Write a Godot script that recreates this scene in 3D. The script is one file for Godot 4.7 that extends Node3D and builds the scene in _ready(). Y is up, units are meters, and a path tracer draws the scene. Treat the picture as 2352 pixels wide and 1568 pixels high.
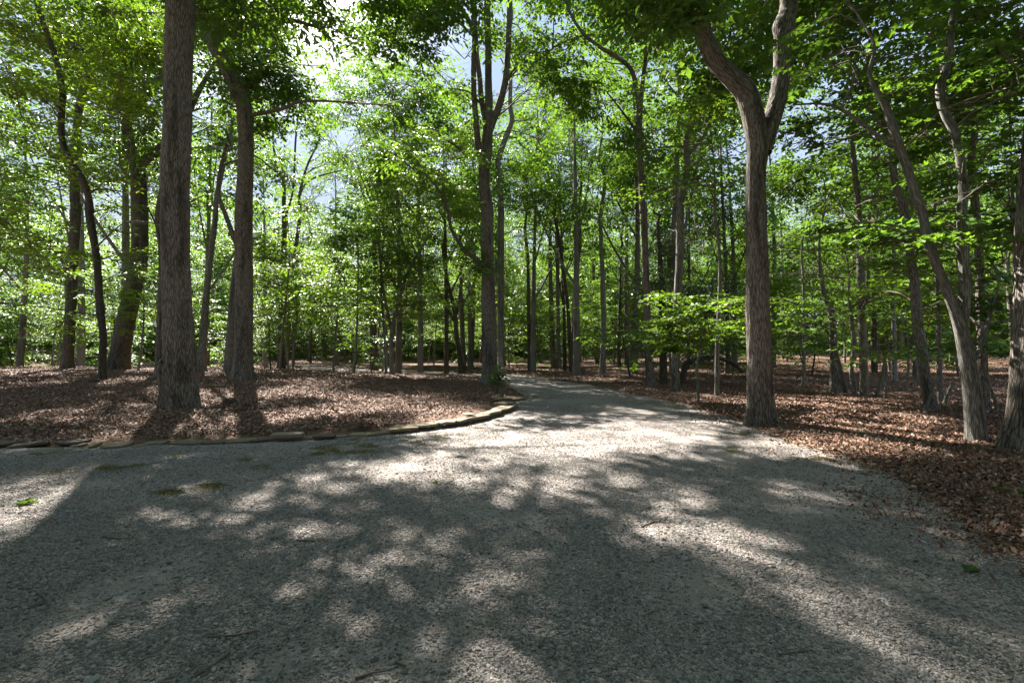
extends Node3D
# A gravel drive through a sunlit oak and maple wood.

# ---- the photograph's lens, in pixels of a 2352 x 1568 copy -------------------------------------
const F := 1111.0
const CX := 1176.0
const CY := 784.0
const EYE := Vector3(0, 1.5, 0)
const PITCH := 0.0207
var to_sun := Vector3.ZERO
var rng := RandomNumberGenerator.new()
var wob := FastNoiseLite.new()
var bump := FastNoiseLite.new()
var mats := {}
var drive := PackedVector2Array()
var bank := PackedVector2Array()
var lit := []            # sunlit openings on the ground: centre, half sizes
var taken := {}


class Soup:
	var v := PackedVector3Array()
	var n := PackedVector3Array()
	var uv := PackedVector2Array()
	var c := PackedColorArray()
	var i := PackedInt32Array()

	func tri(a: Vector3, b: Vector3, d: Vector3, col := Color.WHITE) -> void:
		var k := v.size()
		var m := (d - a).cross(b - a).normalized()
		for p: Vector3 in [a, b, d]:
			v.append(p)
			n.append(m)
			uv.append(Vector2(p.x, p.z))
			c.append(col)
		i.append_array(PackedInt32Array([k, k + 1, k + 2]))

	func mesh(mat: Material) -> ArrayMesh:
		for k in range(0, i.size(), 3):   # turn every face the way its normals point
			var p := v[i[k]]
			if (v[i[k + 2]] - p).cross(v[i[k + 1]] - p).dot(n[i[k]] + n[i[k + 1]] + n[i[k + 2]]) < 0.0:
				var q := i[k + 1]
				i[k + 1] = i[k + 2]
				i[k + 2] = q
		var a := []
		a.resize(Mesh.ARRAY_MAX)
		a[Mesh.ARRAY_VERTEX] = v
		a[Mesh.ARRAY_NORMAL] = n
		a[Mesh.ARRAY_TEX_UV] = uv
		a[Mesh.ARRAY_COLOR] = c
		a[Mesh.ARRAY_INDEX] = i
		var m := ArrayMesh.new()
		m.add_surface_from_arrays(Mesh.PRIMITIVE_TRIANGLES, a)
		m.surface_set_material(0, mat)
		return m


# ---- pixels to places ----------------------------------------------------------------------------
func ray(x: float, y: float) -> Vector3:
	return Basis(Vector3.RIGHT, PITCH) * Vector3((x - CX) / F, (CY - y) / F, -1.0)

func at(x: float, y: float, d: float) -> Vector3:
	var r := ray(x, y)
	return EYE + r * (d / -r.z)

func on_ground(x: float, y: float, level := 0.0) -> Vector3:
	var r := ray(x, y)
	return EYE + r * ((level - EYE.y) / r.y)

func z_to_px(k: int, x: float, y: float) -> Vector3:   # enlarged crops of the photograph, used when tracing; third value: scale
	if k == 0:
		return Vector3(x, y, 1.0)
	if k <= 3:
		return Vector3((x / 2.24 + (k - 1) * 1000.0) * 0.784, y / 2.24 * 0.784, 0.35)
	return Vector3((x * 0.5102 + (k - 4) * 1000.0) * 0.784, (y * 0.5102 + 600.0) * 0.784, 0.4)


# ---- terrain ---------------------------------------------------------------------------------------
func edge_distance(p: Vector2, poly: PackedVector2Array) -> float:   # negative inside
	var best := 1e9
	for k in poly.size():
		var q := Geometry2D.get_closest_point_to_segment(p, poly[k], poly[(k + 1) % poly.size()])
		best = minf(best, p.distance_squared_to(q))
	return sqrt(best) * (-1.0 if Geometry2D.is_point_in_polygon(p, poly) else 1.0)

func height(x: float, z: float) -> float:
	var p := Vector2(x, z)
	var d := edge_distance(p, drive)
	if d < 0.0:
		return -0.02 - 0.02 * smoothstep(0.0, 0.3, -d)
	var side := Geometry2D.is_point_in_polygon(p, bank)
	var h := 0.0
	if side:
		h = lerpf(-0.04, 0.07, smoothstep(0.22, 0.6, d))
		h += 0.4 * smoothstep(0.5, 11.0, d) * smoothstep(3.0, -6.0, x)
		h -= 1.2 * smoothstep(-30.0, -46.0, z) * smoothstep(-14.0, -24.0, x)
	else:
		h = lerpf(-0.02, 0.03, smoothstep(0.0, 0.5, d))
		h += 0.9 * smoothstep(32.0, 60.0, -z) * smoothstep(4.0, 24.0, x)
	h += 5.0 * smoothstep(62.0, 130.0, Vector2(x, z).length())
	h += wob.get_noise_2d(x * 6.0, z * 6.0) * 0.07 * smoothstep(0.3, 3.0, d)
	h += bump.get_noise_2d(x * 40.0, z * 40.0) * 0.02 * smoothstep(0.2, 1.0, d)
	return h

func slope(x: float, z: float) -> Vector3:
	return Vector3(height(x - 0.2, z) - height(x + 0.2, z), 0.4, height(x, z - 0.2) - height(x, z + 0.2)).normalized()


# ---- naming ----------------------------------------------------------------------------------------
func numbered(called: String) -> String:
	var k: int = taken.get(called, 0)
	taken[called] = k + 1
	return called if k == 0 else "%s_%03d" % [called, k]

func tag(o: Node3D, label: String, category := "", group := "", kind := "") -> Node3D:
	if label: o.set_meta("label", label)
	if category: o.set_meta("category", category)
	if group: o.set_meta("group", group)
	if kind: o.set_meta("kind", kind)
	return o

func base(called: String, where: Vector3) -> Node3D:
	var o := Node3D.new()
	o.name = numbered(called)
	o.position = where
	add_child(o)
	return o

func part(parent: Node3D, called: String, m: Mesh) -> MeshInstance3D:
	var o := MeshInstance3D.new()
	o.name = called
	o.mesh = m
	parent.add_child(o, true)
	return o

func copies(parent: Node3D, called: String, m: Mesh, where: Array, tints := PackedColorArray()) -> MultiMeshInstance3D:
	var mm := MultiMesh.new()
	mm.transform_format = MultiMesh.TRANSFORM_3D
	mm.use_colors = tints.size() > 0
	mm.mesh = m
	mm.instance_count = where.size()
	for k in where.size():
		mm.set_instance_transform(k, where[k])
		if tints.size():
			mm.set_instance_color(k, tints[k])
	var o := MultiMeshInstance3D.new()
	o.name = called
	o.multimesh = mm
	parent.add_child(o, true)
	o.set_meta("kind", "stuff")
	return o


# ---- materials -------------------------------------------------------------------------------------
func noise_image(size: int, kind: int, freq: float, sd: int, octaves := 4, cell := -1) -> PackedFloat32Array:
	var f := FastNoiseLite.new()
	f.noise_type = kind
	f.seed = sd
	f.frequency = freq
	f.fractal_octaves = octaves
	if cell >= 0:
		f.cellular_return_type = cell
		f.fractal_type = FastNoiseLite.FRACTAL_NONE
		f.domain_warp_enabled = true
		f.domain_warp_amplitude = 14.0
		f.domain_warp_frequency = 0.02
	var im := f.get_seamless_image(size, size)
	im.convert(Image.FORMAT_L8)
	var raw := im.get_data()
	var out := PackedFloat32Array()
	out.resize(raw.size())
	for k in raw.size():
		out[k] = raw[k] / 255.0
	return out

func picture(size: int, paint: Callable) -> ImageTexture:
	var raw := PackedByteArray()
	raw.resize(size * size * 3)
	for k in size * size:
		var c: Color = paint.call(k)
		c = c.linear_to_srgb()
		raw[k * 3] = int(clampf(c.r, 0, 1) * 255.0)
		raw[k * 3 + 1] = int(clampf(c.g, 0, 1) * 255.0)
		raw[k * 3 + 2] = int(clampf(c.b, 0, 1) * 255.0)
	return ImageTexture.create_from_image(Image.create_from_data(size, size, false, Image.FORMAT_RGB8, raw))

func grey(size: int, values: PackedFloat32Array) -> ImageTexture:
	var raw := PackedByteArray()
	raw.resize(size * size)
	for k in size * size:
		raw[k] = int(clampf(values[k], 0, 1) * 255.0)
	return ImageTexture.create_from_image(Image.create_from_data(size, size, false, Image.FORMAT_L8, raw))

func solid(called: String, tex: Texture2D, relief: Texture2D, depth_cm: float, rough := 0.9, tiles := Vector3.ONE, triplanar := false) -> StandardMaterial3D:
	var m := StandardMaterial3D.new()
	m.resource_name = called
	m.albedo_texture = tex
	m.vertex_color_use_as_albedo = true
	m.roughness = rough
	m.metallic_specular = 0.3
	m.uv1_scale = tiles
	if relief:
		m.heightmap_enabled = true
		m.heightmap_texture = relief
		m.heightmap_scale = depth_cm
	if triplanar:
		m.uv1_triplanar = true
		m.uv1_world_triplanar = false
	mats[called] = m
	return m

func make_materials() -> void:
	var n := 512
	var cell := noise_image(n, FastNoiseLite.TYPE_CELLULAR, 0.036, 3, 1, FastNoiseLite.RETURN_DISTANCE2_SUB)
	var fine := noise_image(n, FastNoiseLite.TYPE_SIMPLEX, 0.09, 5, 4)
	var broad := noise_image(n, FastNoiseLite.TYPE_SIMPLEX, 0.012, 9, 3)
	var lich := noise_image(n, FastNoiseLite.TYPE_SIMPLEX, 0.03, 21, 4)
	# bark: plates between furrows, weathered grey on the plates, brown in the cracks, lichen in blotches
	var plates := PackedFloat32Array()
	plates.resize(n * n)
	for k in n * n:
		plates[k] = smoothstep(0.02, 0.42, cell[k]) * 0.75 + fine[k] * 0.3
	var oak := picture(n, func(k):
		var c := Color(0.05, 0.038, 0.03).lerp(Color(0.215, 0.185, 0.16), clampf(plates[k] * 0.95 + (fine[k] - 0.5) * 0.5, 0, 1))
		c = c.lerp(Color(0.16, 0.11, 0.08), clampf((broad[k] - 0.45) * 1.2, 0, 0.5))
		return c.lerp(Color(0.33, 0.34, 0.30), smoothstep(0.62, 0.74, lich[k]) * 0.6))
	solid("oak_bark", oak, grey(n, plates), 1.4, 0.95, Vector3(1, 1, 1))
	var grey_bark := picture(n, func(k):
		var c := Color(0.058, 0.05, 0.042).lerp(Color(0.175, 0.156, 0.136), clampf(fine[k] * 0.7 + plates[k] * 0.35, 0, 1))
		return c.lerp(Color(0.30, 0.31, 0.28), smoothstep(0.55, 0.66, lich[k]) * 0.75))
	solid("smooth_bark", grey_bark, grey(n, fine), 0.5, 0.9)
	var dark_bark := picture(n, func(k):
		return Color(0.035, 0.028, 0.022).lerp(Color(0.12, 0.095, 0.075), clampf(plates[k] * 0.6 + fine[k] * 0.35, 0, 1)).lerp(Color(0.20, 0.21, 0.17), smoothstep(0.64, 0.74, lich[k]) * 0.5))
	solid("dark_bark", dark_bark, grey(n, plates), 1.0, 0.95)
	var twig := StandardMaterial3D.new()
	twig.resource_name = "twig_bark"
	twig.albedo_color = Color(0.11, 0.085, 0.065).linear_to_srgb()
	twig.roughness = 0.9
	mats["twig"] = twig
	# gravel dust with grit
	var grit := noise_image(n, FastNoiseLite.TYPE_CELLULAR, 0.11, 31, 1, FastNoiseLite.RETURN_DISTANCE)
	var sand := noise_image(n, FastNoiseLite.TYPE_SIMPLEX, 0.25, 33, 3)
	var stone_tone := noise_image(n, FastNoiseLite.TYPE_CELLULAR, 0.11, 31, 1, FastNoiseLite.RETURN_CELL_VALUE)
	var gravel := picture(n, func(k):
		var c := Color(0.13, 0.111, 0.1).lerp(Color(0.33, 0.29, 0.265), clampf(sand[k] * 1.5 - 0.25, 0, 1))
		var s := 0.10 + 0.25 * stone_tone[k]
		c = c.lerp(Color(s, s * 0.93, s * 0.88), smoothstep(0.5, 0.62, broad[k]) * 0.75)
		return c.lerp(Color(0.24, 0.19, 0.16), clampf((lich[k] - 0.5) * 1.4, 0, 0.5)))
	var gravel_relief := PackedFloat32Array()
	gravel_relief.resize(n * n)
	for k in n * n:
		gravel_relief[k] = (1.0 - grit[k]) * 0.8 + sand[k] * 0.25
	var g := solid("gravel_dust", gravel, grey(n, gravel_relief), 1.2, 0.95, Vector3(0.62, 0.62, 0.62))
	g.vertex_color_use_as_albedo = false
	# forest floor under the leaves
	var soil := picture(n, func(k):
		var c := Color(0.085, 0.05, 0.032).lerp(Color(0.165, 0.102, 0.068), fine[k])
		var t := 0.08 + 0.16 * stone_tone[k]
		return c.lerp(Color(t, t * 0.62, t * 0.42), smoothstep(0.35, 0.6, sand[k]) * 0.8))
	var soil_relief := PackedFloat32Array()
	soil_relief.resize(n * n)
	for k in n * n:
		soil_relief[k] = grit[k] * 0.7 + fine[k] * 0.4
	var fl := solid("leaf_mould", soil, grey(n, soil_relief), 4.0, 0.95, Vector3(0.31, 0.31, 0.31))
	fl.vertex_color_use_as_albedo = false
	var slate := picture(n, func(k):
		var c := Color(0.14, 0.12, 0.095).lerp(Color(0.34, 0.30, 0.245), fine[k])
		c = c.lerp(Color(0.26, 0.19, 0.11), clampf((broad[k] - 0.5) * 2.0, 0, 0.6))
		return c.lerp(Color(0.12, 0.13, 0.06), smoothstep(0.6, 0.72, lich[k]) * 0.6))
	solid("slate", slate, null, 1.5, 0.85, Vector3(1.6, 3.0, 1.6), true)
	for a: Array in [["stone", 0.85, 0.3], ["dead_leaf", 0.75, 0.35], ["moss", 0.95, 0.2]]:
		var m := StandardMaterial3D.new()
		m.resource_name = a[0]
		m.vertex_color_use_as_albedo = true
		m.roughness = a[1]
		m.metallic_specular = a[2]
		m.cull_mode = BaseMaterial3D.CULL_DISABLED
		mats[a[0]] = m
	var lf := StandardMaterial3D.new()
	lf.resource_name = "green_leaf"
	lf.vertex_color_use_as_albedo = true
	lf.roughness = 0.5
	lf.metallic_specular = 0.42
	lf.cull_mode = BaseMaterial3D.CULL_DISABLED
	lf.backlight_enabled = true
	lf.backlight = Color(1.0, 1.0, 0.58)
	mats["leaf"] = lf
	var hl: StandardMaterial3D = lf.duplicate()
	hl.resource_name = "holly_leaf"
	hl.roughness = 0.3
	hl.backlight = Color(0.4, 0.4, 0.2)
	mats["holly"] = hl


# ---- shapes ----------------------------------------------------------------------------------------
# a tapered, slightly uneven limb along points; opts: sides, step, rough, flare (base buttress), twist
func tube(s: Soup, pts: PackedVector3Array, rad: PackedFloat32Array, sides: int, step: float, rough := 0.0, flare := 0.0, tile := Vector2(0.5, 1.6), sd := 0.0) -> void:
	var ring := PackedVector3Array()
	var rr := PackedFloat32Array()
	for k in pts.size() - 1:
		var p0 := pts[maxi(k - 1, 0)]
		var p3 := pts[mini(k + 2, pts.size() - 1)]
		var n := maxi(1, int(ceil(pts[k].distance_to(pts[k + 1]) / step)))
		for j in n:
			var t := float(j) / n
			ring.append(pts[k].cubic_interpolate(pts[k + 1], p0, p3, t))
			rr.append(lerpf(rad[k], rad[k + 1], t))
	ring.append(pts[pts.size() - 1])
	rr.append(rad[rad.size() - 1])
	var u := Vector3(0.31, 0.0, 0.95)
	var first := s.v.size()
	var length := 0.0
	var skirt := clampf(rr[0] * 4.5, 0.15, 1.6)
	var around := maxf(1.0, roundf(TAU * rr[0] / tile.x))
	for k in ring.size():
		var dir := (ring[mini(k + 1, ring.size() - 1)] - ring[maxi(k - 1, 0)]).normalized()
		u = (u - dir * u.dot(dir)).normalized()
		if not u.is_finite() or u.length() < 0.5:
			u = dir.cross(Vector3.RIGHT).normalized()
		var w := dir.cross(u)
		if k > 0:
			length += ring[k].distance_to(ring[k - 1])
		for j in sides + 1:
			var a := TAU * (j % sides) / sides
			var q := u * cos(a) + w * sin(a)
			var r := rr[k]
			if flare > 0.0 and length < skirt:
				var lobes := 0.4 + 0.6 * sin(a * 5.0 + sd) * sin(a * 2.0 + sd * 1.7 + 0.6)
				r *= 1.0 + flare * lobes * pow(1.0 - length / skirt, 3.5)
			if rough > 0.0:
				var e := Vector3(q.x * rr[k] * 420.0, length * 55.0, q.z * rr[k] * 420.0)
				r += rough * (bump.get_noise_3d(e.x + sd * 31.0, e.y, e.z) * 1.1 + wob.get_noise_3d(q.x * 12.0 + sd * 17.0, length * 9.0, q.z * 12.0) * 1.0 - 0.3)
			s.v.append(ring[k] + q * r)
			s.n.append(q)
			s.uv.append(Vector2(around * j / sides, length / tile.y + sd))
			# weather stains and lichen in patches on the bark
			var stain := 1.0 + 0.9 * wob.get_noise_3d(q.x * 16.0 + sd * 41.0, length * 11.0, q.z * 16.0) + 0.5 * bump.get_noise_3d(q.x * 60.0, length * 30.0 + sd * 13.0, q.z * 60.0)
			stain = clampf(stain, 0.45, 1.5)
			var grown := smoothstep(0.25, 0.45, bump.get_noise_3d(q.x * 30.0 + sd * 7.0, length * 22.0, q.z * 30.0)) * 0.5
			s.c.append(Color(stain, stain, stain).lerp(Color(1.25, 1.4, 1.1), grown))
	var w1 := sides + 1
	if rough > 0.0:
		for k in ring.size():
			for j in w1:
				var jm := j - 1 if j > 0 else sides - 1
				var jp := j + 1 if j < sides else 1
				var across := s.v[first + k * w1 + jp] - s.v[first + k * w1 + jm]
				var along := s.v[first + mini(k + 1, ring.size() - 1) * w1 + j] - s.v[first + maxi(k - 1, 0) * w1 + j]
				s.n[first + k * w1 + j] = across.cross(along).normalized() * (1.0 if across.cross(along).dot(s.n[first + k * w1 + j]) > 0 else -1.0)
	for k in ring.size() - 1:
		for j in sides:
			var a := first + k * w1 + j
			s.i.append_array(PackedInt32Array([a, a + w1, a + 1, a + 1, a + w1, a + w1 + 1]))

func jitter(k := 1.0) -> Vector3:
	return Vector3(rng.randf_range(-k, k), rng.randf_range(-k, k), rng.randf_range(-k, k))

const MAPLE := [[0.0, 0.0], [0.38, 0.0], [0.26, 0.24], [0.56, 0.52], [0.2, 0.56], [0.0, 1.0]]
const OAK := [[0.0, 0.0], [0.15, 0.28], [0.29, 0.62], [0.0, 1.0]]
const PLAIN := [[0.0, 0.0], [0.27, 0.52], [0.0, 1.0]]

func leaf(s: Soup, p: Vector3, dir: Vector3, up: Vector3, size: float, col: Color, form: Array, fold := 0.12, curl := 0.1) -> void:
	var y := dir.normalized()
	var x := y.cross(up).normalized()
	var z := x.cross(y)
	for side: float in [-1.0, 1.0]:
		var k := s.v.size()
		var nn := (z - x * side * fold * 2.0).normalized()
		for q: Array in form:
			s.v.append(p + (x * side * q[0] + y * q[1] + z * (fold * q[0] * 2.0 - curl * q[1] * q[1])) * size)
			s.n.append(nn)
			s.uv.append(Vector2(q[0], q[1]))
			s.c.append(col)
		for j in form.size() - 2:
			if form.size() > 4 and j < form.size() - 2:
				s.i.append_array(PackedInt32Array([k + form.size() - 1, k + j, k + j + 1] if side > 0 else [k + form.size() - 1, k + j + 1, k + j]))
			else:
				s.i.append_array(PackedInt32Array([k, k + j + 1, k + j + 2] if side > 0 else [k, k + j + 2, k + j + 1]))

func leaf_tone(yellow: float) -> Color:
	var t := rng.randf()
	var c := Color(0.064, 0.13, 0.034).lerp(Color(0.12, 0.215, 0.05), t)
	c = c.lerp(Color(0.18, 0.25, 0.035), clampf(yellow * rng.randf() * 1.3, 0, 1))
	return c

# a leafy twig end: leaves spread in a flattened bunch of the given radius
func spray(form: Array, n: int, r: float, flat: float, size: float, yellow: float, mat: String, hang := 0.0, bright := 1.0) -> ArrayMesh:
	var s := Soup.new()
	# leaves in two ranks along a few twigs that fan out from the middle
	var twigs := maxi(3, n / 8)
	for t in twigs:
		var a := TAU * (t + rng.randf_range(-0.35, 0.35)) / twigs
		var lift := rng.randf_range(-1.0, 1.0) * flat
		var way := Vector3(cos(a), lift - hang * 0.5, sin(a)).normalized()
		var side := way.cross(Vector3.UP).normalized()
		var up := (side.cross(way) + jitter(0.3 + 0.35 * flat)).normalized()
		var tone := leaf_tone(yellow) * bright
		for k in n / twigs:
			var f := (k + 0.6) / (n / twigs)
			var p := way * r * f * rng.randf_range(0.9, 1.1) + Vector3(0, -0.12 * r * f * f, 0) + jitter(0.05 * r)
			var turn := (1.0 if k % 2 else -1.0) * rng.randf_range(0.5, 1.2)
			var dir := way * cos(turn) + side * sin(turn) + Vector3(0, rng.randf_range(-0.35, 0.1) - hang, 0)
			leaf(s, p, dir, up + jitter(0.22), size * rng.randf_range(0.6, 1.2), tone.lerp(leaf_tone(yellow) * bright, 0.5), form, rng.randf_range(0.05, 0.25), rng.randf_range(0.0, 0.3))
	return s.mesh(mats[mat])

var sprays := {}
const TONES := 6
const LEAFY := 0.6
const GAPS := 0.3
const SEED := 4
func make_sprays() -> void:
	for k in TONES:
		var b := lerpf(0.72, 1.3, k / (TONES - 1.0))
		sprays["maple_near%d" % k] = spray(MAPLE, 26, 0.5, 0.16, 0.115, 0.12, "leaf", 0.0, b)
		sprays["maple%d" % k] = spray(PLAIN, 34, 0.75, 0.2, 0.18, 0.25, "leaf", 0.0, b)
		sprays["oak%d" % k] = spray(PLAIN, 36, 0.7, 0.6, 0.2, 0.12, "leaf", 0.25, b)
		sprays["far%d" % k] = spray(PLAIN, 42, 1.0, 0.5, 0.28, 0.15, "leaf", 0.2, b)
		sprays["far_maple%d" % k] = spray(PLAIN, 44, 1.0, 0.22, 0.26, 0.3, "leaf", 0.0, b)
		sprays["holly%d" % k] = spray(PLAIN, 60, 0.5, 0.6, 0.08, 0.0, "holly", 0.0, b)


# ---- trees -----------------------------------------------------------------------------------------
func in_light(p: Vector3) -> bool:
	var g := p - to_sun * (p.y / to_sun.y)
	for e: Array in lit:
		if p.y < e[4]:
			continue
		var dx: float = (g.x - e[0]) / e[2]
		var dz: float = (g.z - e[1]) / e[3]
		if dx * dx + dz * dz < 1.0:
			return true
	# crowns are loose: small gaps all over, through which the sun flecks the ground
	return wob.get_noise_2d(g.x * 26.0, g.z * 26.0) + 0.5 * bump.get_noise_2d(g.x * 9.0, g.z * 9.0) > GAPS + 0.2 * smoothstep(-8.0, -5.0, g.z)

func shades_the_bright_bend(p: Vector3) -> bool:
	var g := p - to_sun * (p.y / to_sun.y)
	for k in lit.size():
		if (k < 3 or lit[k][2] > 2.1 and lit[k][4] > 5.5 and p.y > lit[k][4]) and Vector2(g.x - lit[k][0], g.z - lit[k][1]).length() < 1.2 + lit[k][2]:
			return true
	return false

# leafy clumps on branches that grow out of the given attachment points; everything relative to the tree's base
func foliage(tree: Node3D, hooks: PackedVector3Array, clumps: Array, per: float, kind: String, tint: Color, open := true, limb := 0.012) -> void:
	var s := Soup.new()
	var crown := SurfaceTool.new()
	var grown := 0
	# boughs grow outward: each reaches for the next clump from the stem or from a clump already carried
	var order := []
	for cl: Array in clumps:
		var near := 1e9
		for h in hooks:
			near = minf(near, h.distance_to(cl[0]))
		order.append([near, cl])
	order.sort_custom(func(a, b): return a[0] < b[0])
	var stem := hooks.size()
	var reached := hooks.duplicate()
	for turn_of: Array in order:
		var cl: Array = turn_of[1]
		var c: Vector3 = cl[0]
		var r: Vector3 = cl[1]
		var best := reached[0]
		var cost := 1e9
		var carried := false
		for k in reached.size():
			var h := reached[k]
			var e := h.distance_to(c) + maxf(0.0, h.y - c.y + 0.4) * 2.5 + (0.35 if k >= stem else 0.0)
			if e < cost:
				cost = e
				best = h
				carried = k >= stem
		reached.append(c)
		var reach := best.distance_to(c)
		var mid := best.lerp(c, 0.5) + Vector3(0, reach * 0.1, 0) + jitter(reach * 0.1)
		var thick := minf(0.018 if carried else 0.09, 0.008 + limb * reach)
		tube(s, PackedVector3Array([best, best.lerp(mid, 0.5) + jitter(reach * 0.04), mid, c]), PackedFloat32Array([thick, thick * 0.85, thick * 0.65, 0.012]), 5, 0.5)
		for k in 4:
			var e := c + jitter(1.0) * r * 0.9
			var b := mid.lerp(c, rng.randf_range(0.2, 1.0))
			tube(s, PackedVector3Array([b, b.lerp(e, 0.5) + jitter(0.1), e]), PackedFloat32Array([thick * 0.3 + 0.004, 0.007, 0.003]), 4, 0.6)
		var count := int(per * LEAFY * clampf(r.x * r.x, 0.35, 1.5) * rng.randf_range(0.75, 1.25))
		for k in count:
			var q := jitter()
			while q.length() > 1.0:
				q = jitter()
			var p := c + q * r
			if open and in_light(p + tree.position):
				continue
			var turn := Basis(Vector3.UP, rng.randf() * TAU) * Basis(Vector3(1, 0, 0), rng.randf_range(-0.35, 0.35))
			crown.append_from(sprays[kind + str(rng.randi() % TONES)], 0, Transform3D(turn.scaled(Vector3.ONE * rng.randf_range(0.75, 1.25)), p))
			grown += 1
	if s.v.size():
		part(tree, "branches", s.mesh(mats["twig"])).set_meta("kind", "stuff")
	if grown:
		var look := "%s %s" % [kind, tint]
		if not mats.has(look):
			var m: StandardMaterial3D = mats["holly" if kind == "holly" else "leaf"].duplicate()
			m.albedo_color = tint.linear_to_srgb()
			mats[look] = m
		var m := crown.commit()
		m.surface_set_material(0, mats[look])
		part(tree, "crown", m).set_meta("kind", "stuff")

# clump centres spread through an upright ellipsoid
func cloud(c: Vector3, r: Vector3, n: int, size: float, flat: float) -> Array:
	var out := []
	for k in n:
		var q := jitter()
		while q.length() > 1.0 or q.length() < 0.25:
			q = jitter()
		var e := size * rng.randf_range(0.75, 1.25)
		out.append([c + q * r, Vector3(e, e * flat, e)])
	return out

func hooks_of(pts: PackedVector3Array, from_y: float) -> PackedVector3Array:
	var out := PackedVector3Array()
	for k in pts.size() - 1:
		for j in 4:
			var p := pts[k].lerp(pts[k + 1], j / 4.0)
			if p.y > from_y:
				out.append(p)
	if out.is_empty():
		out.append(pts[pts.size() - 1])
	return out

# a stem traced from the photograph: rows of [crop, x, y, width] from the ground up, all at one distance d (drifting by lean metres), then grown on upward by rise metres
func traced(rows: Array, d: float, rise := 0.0, lean := 0.0) -> Array:
	var pts := PackedVector3Array()
	var rad := PackedFloat32Array()
	for k in rows.size():
		var r: Array = rows[k]
		var q := z_to_px(r[0], r[1], r[2])
		var e := d + lean * k / maxf(1.0, rows.size() - 1)
		pts.append(at(q.x, q.y, e))
		rad.append(r[3] * q.z * 0.445 * e / F)
	if rise > 0.0:
		var n := pts.size()
		var dir := (pts[n - 1] - pts[n - 2]).normalized().lerp(Vector3.UP, 0.5)
		for k in 4:
			pts.append(pts[n - 1] + dir * rise * (k + 1) / 4.0 + jitter(0.25))
			rad.append(rad[n - 1] * lerpf(0.85, 0.15, k / 3.0))
	return [pts, rad]

func shift(pts: PackedVector3Array, by: Vector3) -> PackedVector3Array:
	var out := PackedVector3Array()
	for p in pts:
		out.append(p - by)
	return out

# a tree whose stems were traced; the first stem is the trunk, the others limbs
func hero(called: String, label: String, category: String, bark: String, d: float, stems: Array, group := "", rough := 0.014, flare := 0.6) -> Dictionary:
	rng.seed = hash(label) + SEED   # each tree grows the same whatever stands beside it
	var hooks := PackedVector3Array()
	var tree: Node3D
	var b := Vector3.ZERO
	for k in stems.size():
		var st: Array = stems[k]
		var rise: float = st[1] if st.size() > 1 else 0.0
		var lean: float = st[2] if st.size() > 2 else 0.0
		var t := traced(st[0], d, rise, lean)
		var pts: PackedVector3Array = t[0]
		var rad: PackedFloat32Array = t[1]
		if k == 0:
			b = Vector3(pts[0].x, height(pts[0].x, pts[0].z), pts[0].z)
			pts[0].y = b.y - 0.12
			if pts[1].y < b.y + 0.1:
				pts[1].y = b.y + 0.1
			tree = base(called, b)
			tag(tree, label, category, group)
		pts = shift(pts, b)
		var s := Soup.new()
		var big := rad[0] > 0.08
		tube(s, pts, rad, 72 if rad[0] > 0.2 else 36 if rad[0] > 0.14 else (20 if big else 10), 0.09 if rad[0] > 0.16 else 0.2, rough * minf(1.0, rad[0] / 0.2), flare if k == 0 else 0.0, Vector2(0.6, 4.4), rng.randf() * 9.0)
		part(tree, "trunk" if k == 0 else "limb", s.mesh(mats[bark]))
		hooks.append_array(hooks_of(pts, 1.6 if d < 14.0 else 2.2))
	return {"tree": tree, "hooks": hooks, "base": b}

# a crown spot picked in the photograph: pixel, distance, half size in metres
func spots(h: Dictionary, list: Array, flat: float) -> Array:
	var out := []
	for a: Array in list:
		out.append([at(a[0], a[1], a[2]) - h.base, Vector3(a[3], a[3] * flat, a[3])])
	return out

# clumps strewn over a patch of the picture, between two distances
func strewn(h: Dictionary, x0: float, y0: float, x1: float, y1: float, d0: float, d1: float, n: int, size: float, flat: float) -> Array:
	var out := []
	for k in n:
		var e := size * rng.randf_range(0.7, 1.3)
		out.append([at(rng.randf_range(x0, x1), rng.randf_range(y0, y1), rng.randf_range(d0, d1)) - h.base, Vector3(e, e * flat, e)])
	return out

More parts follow.
